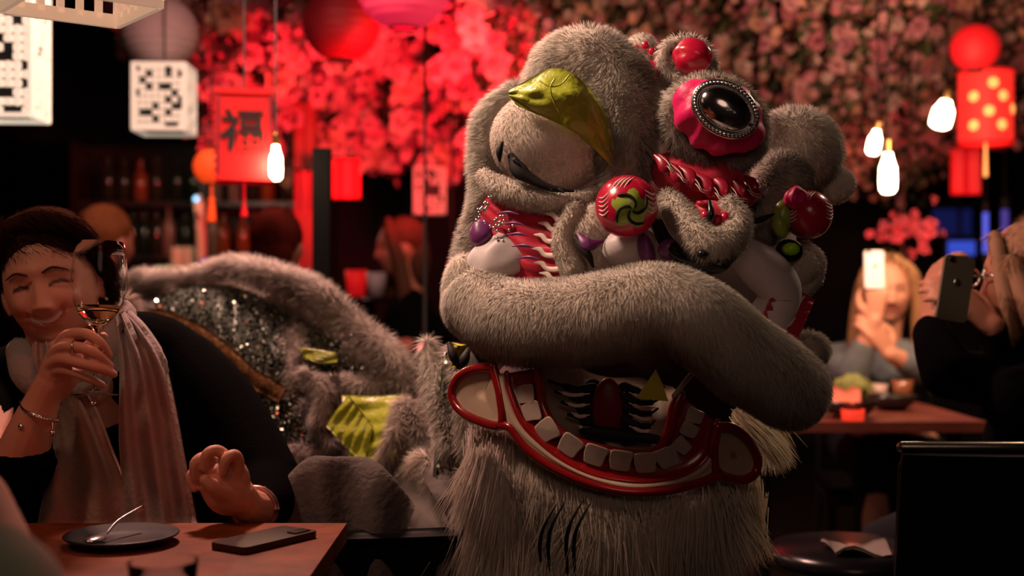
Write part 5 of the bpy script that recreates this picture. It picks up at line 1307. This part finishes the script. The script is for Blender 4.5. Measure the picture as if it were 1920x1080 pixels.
obj('case', slab(q+np.array([0,0,.0055]),.036,.074,.0045,R @ rot('Z',0),.009), mat('brown_black_phone_case',(.03,.014,.012),.35), t, smooth=False)
obj('camera_bump', slab(q+R @ np.array([.018,.050,.0108]),.010,.016,.001,R,.004), M['black'], t, smooth=False)
q = onz(306,1052); q = onz(306,1052); g = (q*0)+np.array([W(306,1062,1.315)[0],1.315,TZ])
mb = MB().lathe([(.0002,0),(.026,0),(.029,.004),(.033,.04),(.0368,.0785),(.0368,.0795),(.0358,.0795),(.0320,.04),(.028,.008),(.0002,.007)],g,56)
o = obj('tumbler', mb, m_glass, origin=g); tag(o,'clear tumbler whose rim shows at the bottom edge of the photo','glass')
# her chair with the grey jacket hung on its back
chair('black dining chair under the smiling woman', -.80, 2.25, 0, .40, .84, rail=False)
# grey jacket over a chair back
t = chair('black chair under the grey jacket beside the woman', W(622,0,2.1)[0], 2.34, 180, .44, .72, rail=False)
cx = W(612,0,2.1)[0]
G = np.zeros((30,26,3))
for i in range(30):
    for j in range(26):
        u = i/29; v = j/25; a = (v-.5)*math.pi*1.0
        x_ = cx-.13+.27*u; top = .845-.07*abs(u-.55)**1.5*4
        yy = 2.09+.06*math.sin(a); zz = top-.13*(1-math.cos(a))-.25*(abs(v-.5)*2)**3
        G[i,j] = (x_+.012*math.sin(v*11+u*3), yy+.012*math.sin(u*19+v*4), zz+.010*math.sin(u*14+v*6))
o = obj('jacket', MB().sheet(G,.012), mat('grey_wool',(.13,.105,.095),.95,bump=.4,bscale=90,var=.3), origin=(cx,2.09,.55)); tag(o,'crumpled dark grey jacket slung behind the woman\'s elbow','jacket')

# ---------------------------------------------------------------- partly seen neighbour at bottom left
SKr = (.60,.30,.24)
H = np.array([-.60,1.09,1.10])
m_pat = mat('green_pink_print', (.22,.32,.22), .85, col2=(.50,.28,.26), scale=13)
m_pat.node_tree.nodes
seated('person', 'person in a green and grey print top at the bottom left corner', H, 174, SKr, m_pat, armR=None, armL=(np.array([-.46,1.17,.79]),np.array([-.535,1.25,.91])), handL=(np.array([-.4,.2,1]),np.array([-1,0,0.]),.5), legs=False, vox=.008, sleeves=.3, headyaw=110)
# ---------------------------------------------------------------- guests behind and at the right
SKw = (.70,.36,.24)
m_grey = mat('blue_grey_cardigan',(.16,.20,.22),.9,var=.3,scale=12,bump=.2,bscale=60)
def phone(c, R, m_back, label, hx=.036, hy=.076, lit=None):
    t = thing('phone', c-np.array([0,0,.076]), label, 'phone')
    obj('case', slab(c, hx, hy, .0045, R @ rot('X',90), .009), m_back, t, smooth=False)
    obj('camera_lens', MB().ellipsoid(c+R @ np.array([.018*(-1),-.005,.056]),(.006,.002,.006),R,12,8), M['black'], t)
    obj('emblem', MB().ellipsoid(c+R @ np.array([0,-.0048,.012]),(.007,.001,.008),R,12,8), M['silver'], t)
    obj('screen', slab(c+R @ np.array([0,.005,0]), hx*.93, hy*.95, .0008, R @ rot('X',90), .006), M.setdefault('scr', emat('phone_screen',(.05,.05,.06),(1,.75,.55),.6)), t, smooth=False)
    return t
# blonde guest holding up a pale phone
H = W(1664,545,4.15); ph = W(1639,505,3.93)
t, loc, f, r_, Rh = seated('person', 'blonde long-haired person in blue-grey photographing with a pale phone', H, -8, SKw, m_grey, armL=(W(1600,700,4.0),W(1640,600,3.95)), armR=(W(1722,690,4.0),W(1668,664,3.95)), handL=(np.array([.05,-.1,1]),np.array([.2,.9,.1]),.55,1), handR=(np.array([-.6,-.1,.9]),np.array([-.3,.8,.2]),.5,-1), vox=.0058, lean=.02, sleeves=.55)
BL = (.52,.30,.15)
def HTg(pts, rads, m=5):
    Z = spline(np.column_stack([np.array([loc(p) for p in pts]), rads]), m); return ('t', Z[:,:3], Z[:,3])
def HEg(p, r): return ('e', loc(p), np.array(r), Rh)
long_hair = lambda L: [HEg((0,.020,.045),(.090,.098,.090)), HTg([(.02,-.05,.11),(.07,-.05,.06),(.092,-.03,-.02),(.10,-.01,-.11),(.105,.0,-.20),(.095,0,-.27)],[.02,.030,.034,.036,.034,.02]), HTg([(-.02,-.05,.11),(-.07,-.05,.06),(-.092,-.03,-.02),(-.10,-.01,-.11),(-.105,.0,-.20),(-.095,0,-.27)],[.02,.030,.034,.036,.034,.02]), HEg((0,.07,-.05),(.085,.06,.12))]
hairset('hair', long_hair(0), .04, 45000, (0,0,-1.6), BL, t, 81, wd=.0022)
phone(ph, rot('Z',4) @ rot('Y',-1), mat('glowing_phone_case',(.95,.80,.72),.4,emit=(1,.72,.60),es=.55), 'pale bright phone held before the blonde guest', .031, .060)  # case emits to stand in for light falling on the phone
# unseen warm spot added to brighten her
lamp('guest_fill_light','SPOT',(W(1640,0,3.3)[0],3.3,1.75),6.5,(1,.42,.20),.05,tuple(W(1665,570,4.1)),34,.6)
# guest with glasses at the right edge, seen from behind
H = W(1932,520,2.55); SKd = (.42,.17,.11)
t, loc, f, r_, Rh = seated('person', 'light-haired person in black with glasses filming at the right edge', H, 227, SKd, m_knit, armL=(W(1775,700,2.45),W(1742,610,2.55)), armR=(W(1905,700,2.60),W(1862,612,2.50)), handL=(np.array([.15,.1,1]),np.array([.6,.1,0]),.45,-1), handR=(np.array([-.7,0,.6]),np.array([-.3,.6,-.2]),.5,-1), vox=.006, lean=.03, topw=1.12, sleeves=.95)
hairset('hair', [HEg((0,.025,.04),(.088,.100,.092)), HEg((0,.075,-.03),(.085,.055,.085)), HTg([(.088,.0,.03),(.092,.03,-.05),(.08,.06,-.11)],[.024,.03,.03]), HTg([(-.088,.0,.03),(-.092,.03,-.05),(-.08,.06,-.11)],[.024,.03,.03]), HTg([(.060,-.050,.085),(.080,-.035,.05),(.088,-.020,-.02),(.086,.0,-.10)],[.018,.022,.024,.02]), HTg([(-.060,-.050,.085),(-.080,-.035,.05),(-.088,-.020,-.02),(-.086,.0,-.10)],[.018,.022,.024,.02])], .03, 70000, (0,0,-1.5), (.40,.22,.14), t, 83, wd=.0016)
gl = MB()
for sx in (-1,1):
    gl.tube([loc((sx*(.032)+.022*math.cos(k),-.108+.006*abs(math.cos(k)),.000+.018*math.sin(k))) for k in np.linspace(0,2*math.pi,22)],.0022,6,cap=False)
    gl.tube([loc((sx*.055,-.100,.003)),loc((sx*.082,-.05,.004)),loc((sx*.090,.01,.0))],.0025,6)
gl.tube([loc((-.010,-.110,.002)),loc((0,-.113,.004)),loc((.010,-.110,.002))],.002,6)
o = pobj('glasses', gl, M['silver'], t)
phone(W(1791,541,2.42), rot('Z',6) @ rot('Y',9), mat('dark_grey_phone_case',(.085,.075,.055),.35,spec=.6), 'dark grey phone held up in front of the glasses wearer', .031, .064)
# two hanging clips: chair of the right guest with a chrome rail
chair('black chair with a chrome rail below the right-hand guest', W(1915,0,2.175)[0], 2.45, 180, .45, .835)
chair('dark chair of the right-hand guest', H[0]+.12, 2.45, 227, .46, .80, rail=False)
chair('dark curved chair back cut by the right edge of the photo', .66, 1.55, 200, .45, .92, rail=False)
# guest seen from behind, short hair
H = W(520,462,3.9)
t, loc, f, r_, Rh = seated('person', 'short-haired person seen from behind beside the black post', H, 172, (.30,.10,.08), m_knit, vox=.009, legs=True)
hairset('hair', [HEg((0,.012,.03),(.084,.100,.098)), HEg((0,.06,-.02),(.07,.05,.07))], .012, 60000, (0,0,-.6), (.10,.015,.012), t, 85, wd=.002)
# guest behind the smiling woman
H = W(202,455,4.1)
t, loc, f, r_, Rh = seated('person', 'brown-haired person half hidden behind the smiling woman', H, 150, (.35,.14,.09), m_knit, vox=.009)
hairset('hair', [HEg((0,.018,.04),(.088,.1,.094)), HEg((0,.07,-.05),(.08,.055,.09))], .025, 45000, (0,0,-1.2), (.22,.075,.03), t, 86, wd=.002)
# profile guest in the dark beyond the lion body
H = W(750,465,4.95)
t, loc, f, r_, Rh = seated('person', 'dim long-haired person in profile in the dark centre', H, -75, (.34,.12,.08), m_knit, armL=(W(795,650,4.75),W(730,650,4.7)), handL=(np.array([-1,-.1,-.1]),np.array([0,0,-1.]),.4,1), vox=.009, sleeves=.3)
hairset('hair', long_hair(0), .03, 35000, (0,0,-1.6), (.09,.04,.025), t, 87, wd=.0025)
for nm,x,y,yw in (('black chair of the blonde guest',1664,4.28,-8),('black chair of the short-haired guest',522,3.9,172),('black chair of the guest behind the woman',202,4.1,150),('black chair of the profile guest',756,4.95,-75)):
    fx, fy = math.sin(math.radians(yw)), -math.cos(math.radians(yw)); chair(nm, W(x,0,y)[0]-fx*.07, y-fy*.07, yw, .46, .84, rail=False)
# drinker table behind: red cup-shaped lamp and pale cup near the profile guest
t = thing('round_side_table', (W(690,0,5.3)[0],5.3,0), 'small dark table before the profile guest', 'table')
cx = W(690,0,5.3)[0]; obj('tabletop', MB().lathe([(.001,.0),(.2,.0),(.205,.012),(.2,.025),(.001,.025)],(cx,5.3,1.06),40), M['black'], t); obj('pedestal', MB().tube([(cx,5.3,1.06),(cx,5.3,.02)],.03,12), M['black'], t); obj('base', MB().lathe([(.001,0),(.2,0),(.19,.02),(.001,.025)],(cx,5.3,0),32), M['black'], t)
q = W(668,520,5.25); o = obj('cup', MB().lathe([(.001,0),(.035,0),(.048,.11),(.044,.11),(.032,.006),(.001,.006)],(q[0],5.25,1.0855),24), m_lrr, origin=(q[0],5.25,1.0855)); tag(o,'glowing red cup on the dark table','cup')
q = W(706,515,5.2); o = obj('cup', MB().lathe([(.001,0),(.030,0),(.046,.10),(.042,.10),(.028,.006),(.001,.006)],(q[0],5.2,1.0855),24), mat('grey_white_cup',(.45,.42,.45),.4), origin=(q[0],5.2,1.0855)); tag(o,'pale grey cup on the dark table','cup')
# ---------------------------------------------------------------- table at the right with dishes
tx = W(1640,0,3.5)[0]; m_tab2 = mat('reddish_table_wood',(.30,.09,.06),.4,col2=(.2,.05,.035),scale=8)  # reddish wood mixed from two tones
t = thing('restaurant_table', (tx,3.72,0), 'wooden table with dishes in front of the blonde guest', 'table')
obj('tabletop', MB().box((tx-.05,3.72,.735),(.34,.30,.0145)), m_tab2, t, smooth=False)
for x in (-.32,.22):
    for y in (-.24,.24): obj('leg', MB().tube([(tx+x,3.72+y,.72),(tx+x,3.72+y,.003)],.02,12), M['black'], t)
def dish(x, y, rad, h, m_, label, nm='bowl', cat='bowl', z=TZ):
    d = min(max((EYE-z)*F/(y-540),3.46),3.98); q = np.array([(x-960)/F*d,d,z]); o = obj(nm, MB().lathe([(.001,0),(rad*.5,0),(rad*.85,h*.45),(rad,h),(rad*.95,h),(rad*.78,h*.5),(rad*.4,h*.14),(.001,h*.12)],q,28), m_, origin=q); tag(o,label,cat); return q
m_dk = mat('dark_glazed_bowl',(.02,.015,.013),.25); m_wh = mat('white_cup_glaze',(.7,.55,.5),.3); m_rd = mat('red_napkin_cloth',(.75,.10,.05),.8)
dish(1590,782,.085,.05,m_dk,'wide dark bowl nearest the lion on the right table')
dish(1672,768,.075,.045,m_dk,'dark bowl near the right end of the table')
dish(1640,735,.10,.015,m_dk,'flat dark plate in the middle of the right table','plate','plate')
dish(1648,745,.028,.06,m_wh,'small white cup standing between the dark bowls','cup','cup')
dish(1612,748,.032,.07,m_wh,'white cup at the back of the right table','cup','cup')
dish(1692,752,.035,.075,mat('amber_tumbler',(.35,.14,.07),.15,coat=1),'amber tumbler beside the right guest\'s sleeve','tumbler','glass')
q = np.array([W(1604,700,3.90)[0],3.93,TZ]); t = thing('lime_garnish', q, 'yellow green leafy salad heap on the right table', 'salad')
V,Q,N = lumpy(q+np.array([0,0,.045]),(.062,.05,.045),None,.016,60,seed=31); obj('leaf_heap', MB().add(V,Q), mat('salad_green',(.30,.34,.10),.6), t)
obj('plate', MB().lathe([(.001,0),(.05,0),(.085,.010),(.083,.014),(.05,.006),(.001,.006)],q,30), m_dk, t)
G = np.array([[W(1556+58*i/8,775-75*j/6,3.50+.09*j/6)*np.array([1,1,0])+np.array([0,0,TZ+.008+.07*(j/6)**1.5+.006*math.sin(i*1.3+j)]) for j in range(7)] for i in range(9)])
o = obj('menu_card', MB().sheet(G,.002), mat('orange_menu_card',(.75,.28,.18),.6), origin=G[0,0]); tag(o,'curled orange menu card beside the lion cheek','menu')
q = np.array([W(1600,0,3.45)[0],3.455,TZ]); t = thing('candle_glass', q, 'low red candle glass at the near edge of the right table', 'candle')
obj('glass', MB().lathe([(.001,0),(.03,0),(.032,.03),(.028,.03),(.026,.005),(.001,.005)],q,20), emat('red_candle_glass',(.6,.02,.01),(1,.05,.02),.8), t)
l = bpy.data.lights.new('candle_light','POINT'); l.energy=.35; l.color=(1,.12,.05); l.shadow_soft_size=.015; o=bpy.data.objects.new('candle_light',l); C.objects.link(o); o.location=tuple(q+np.array([0,-.0,.06]))
# stool and grey wedge put in for a seated person at the bottom right
q = W(1590,1005,2.5); t = thing('stool', (q[0],q[1],0), 'low dark stool in the shadow at the bottom right', 'stool')
obj('seat', MB().lathe([(.001,0),(.16,0),(.165,.02),(.15,.04),(.001,.045)],(q[0],q[1],q[2]-.06),32), M['black'], t)
for k in range(4): a=k*math.pi/2+.4; obj('leg', MB().tube([(q[0]+.11*math.cos(a),q[1]+.11*math.sin(a),q[2]-.06),(q[0]+.15*math.cos(a),q[1]+.15*math.sin(a),.003)],.012,10), M['black'], t)
G = np.array([[np.array([q[0]-.055+.11*i/6-.0*j, q[1]-.11+.10*j/5*(1-.5*i/6), q[2]-.010+.012*math.sin(i*.9+j*.5)+.006*i/6]) for j in range(6)] for i in range(7)])
o = obj('napkin', MB().sheet(G,.006), mat('grey_linen',(.30,.26,.23),.9), origin=G[3,3]); tag(o,'folded grey napkin on the dark stool','napkin')
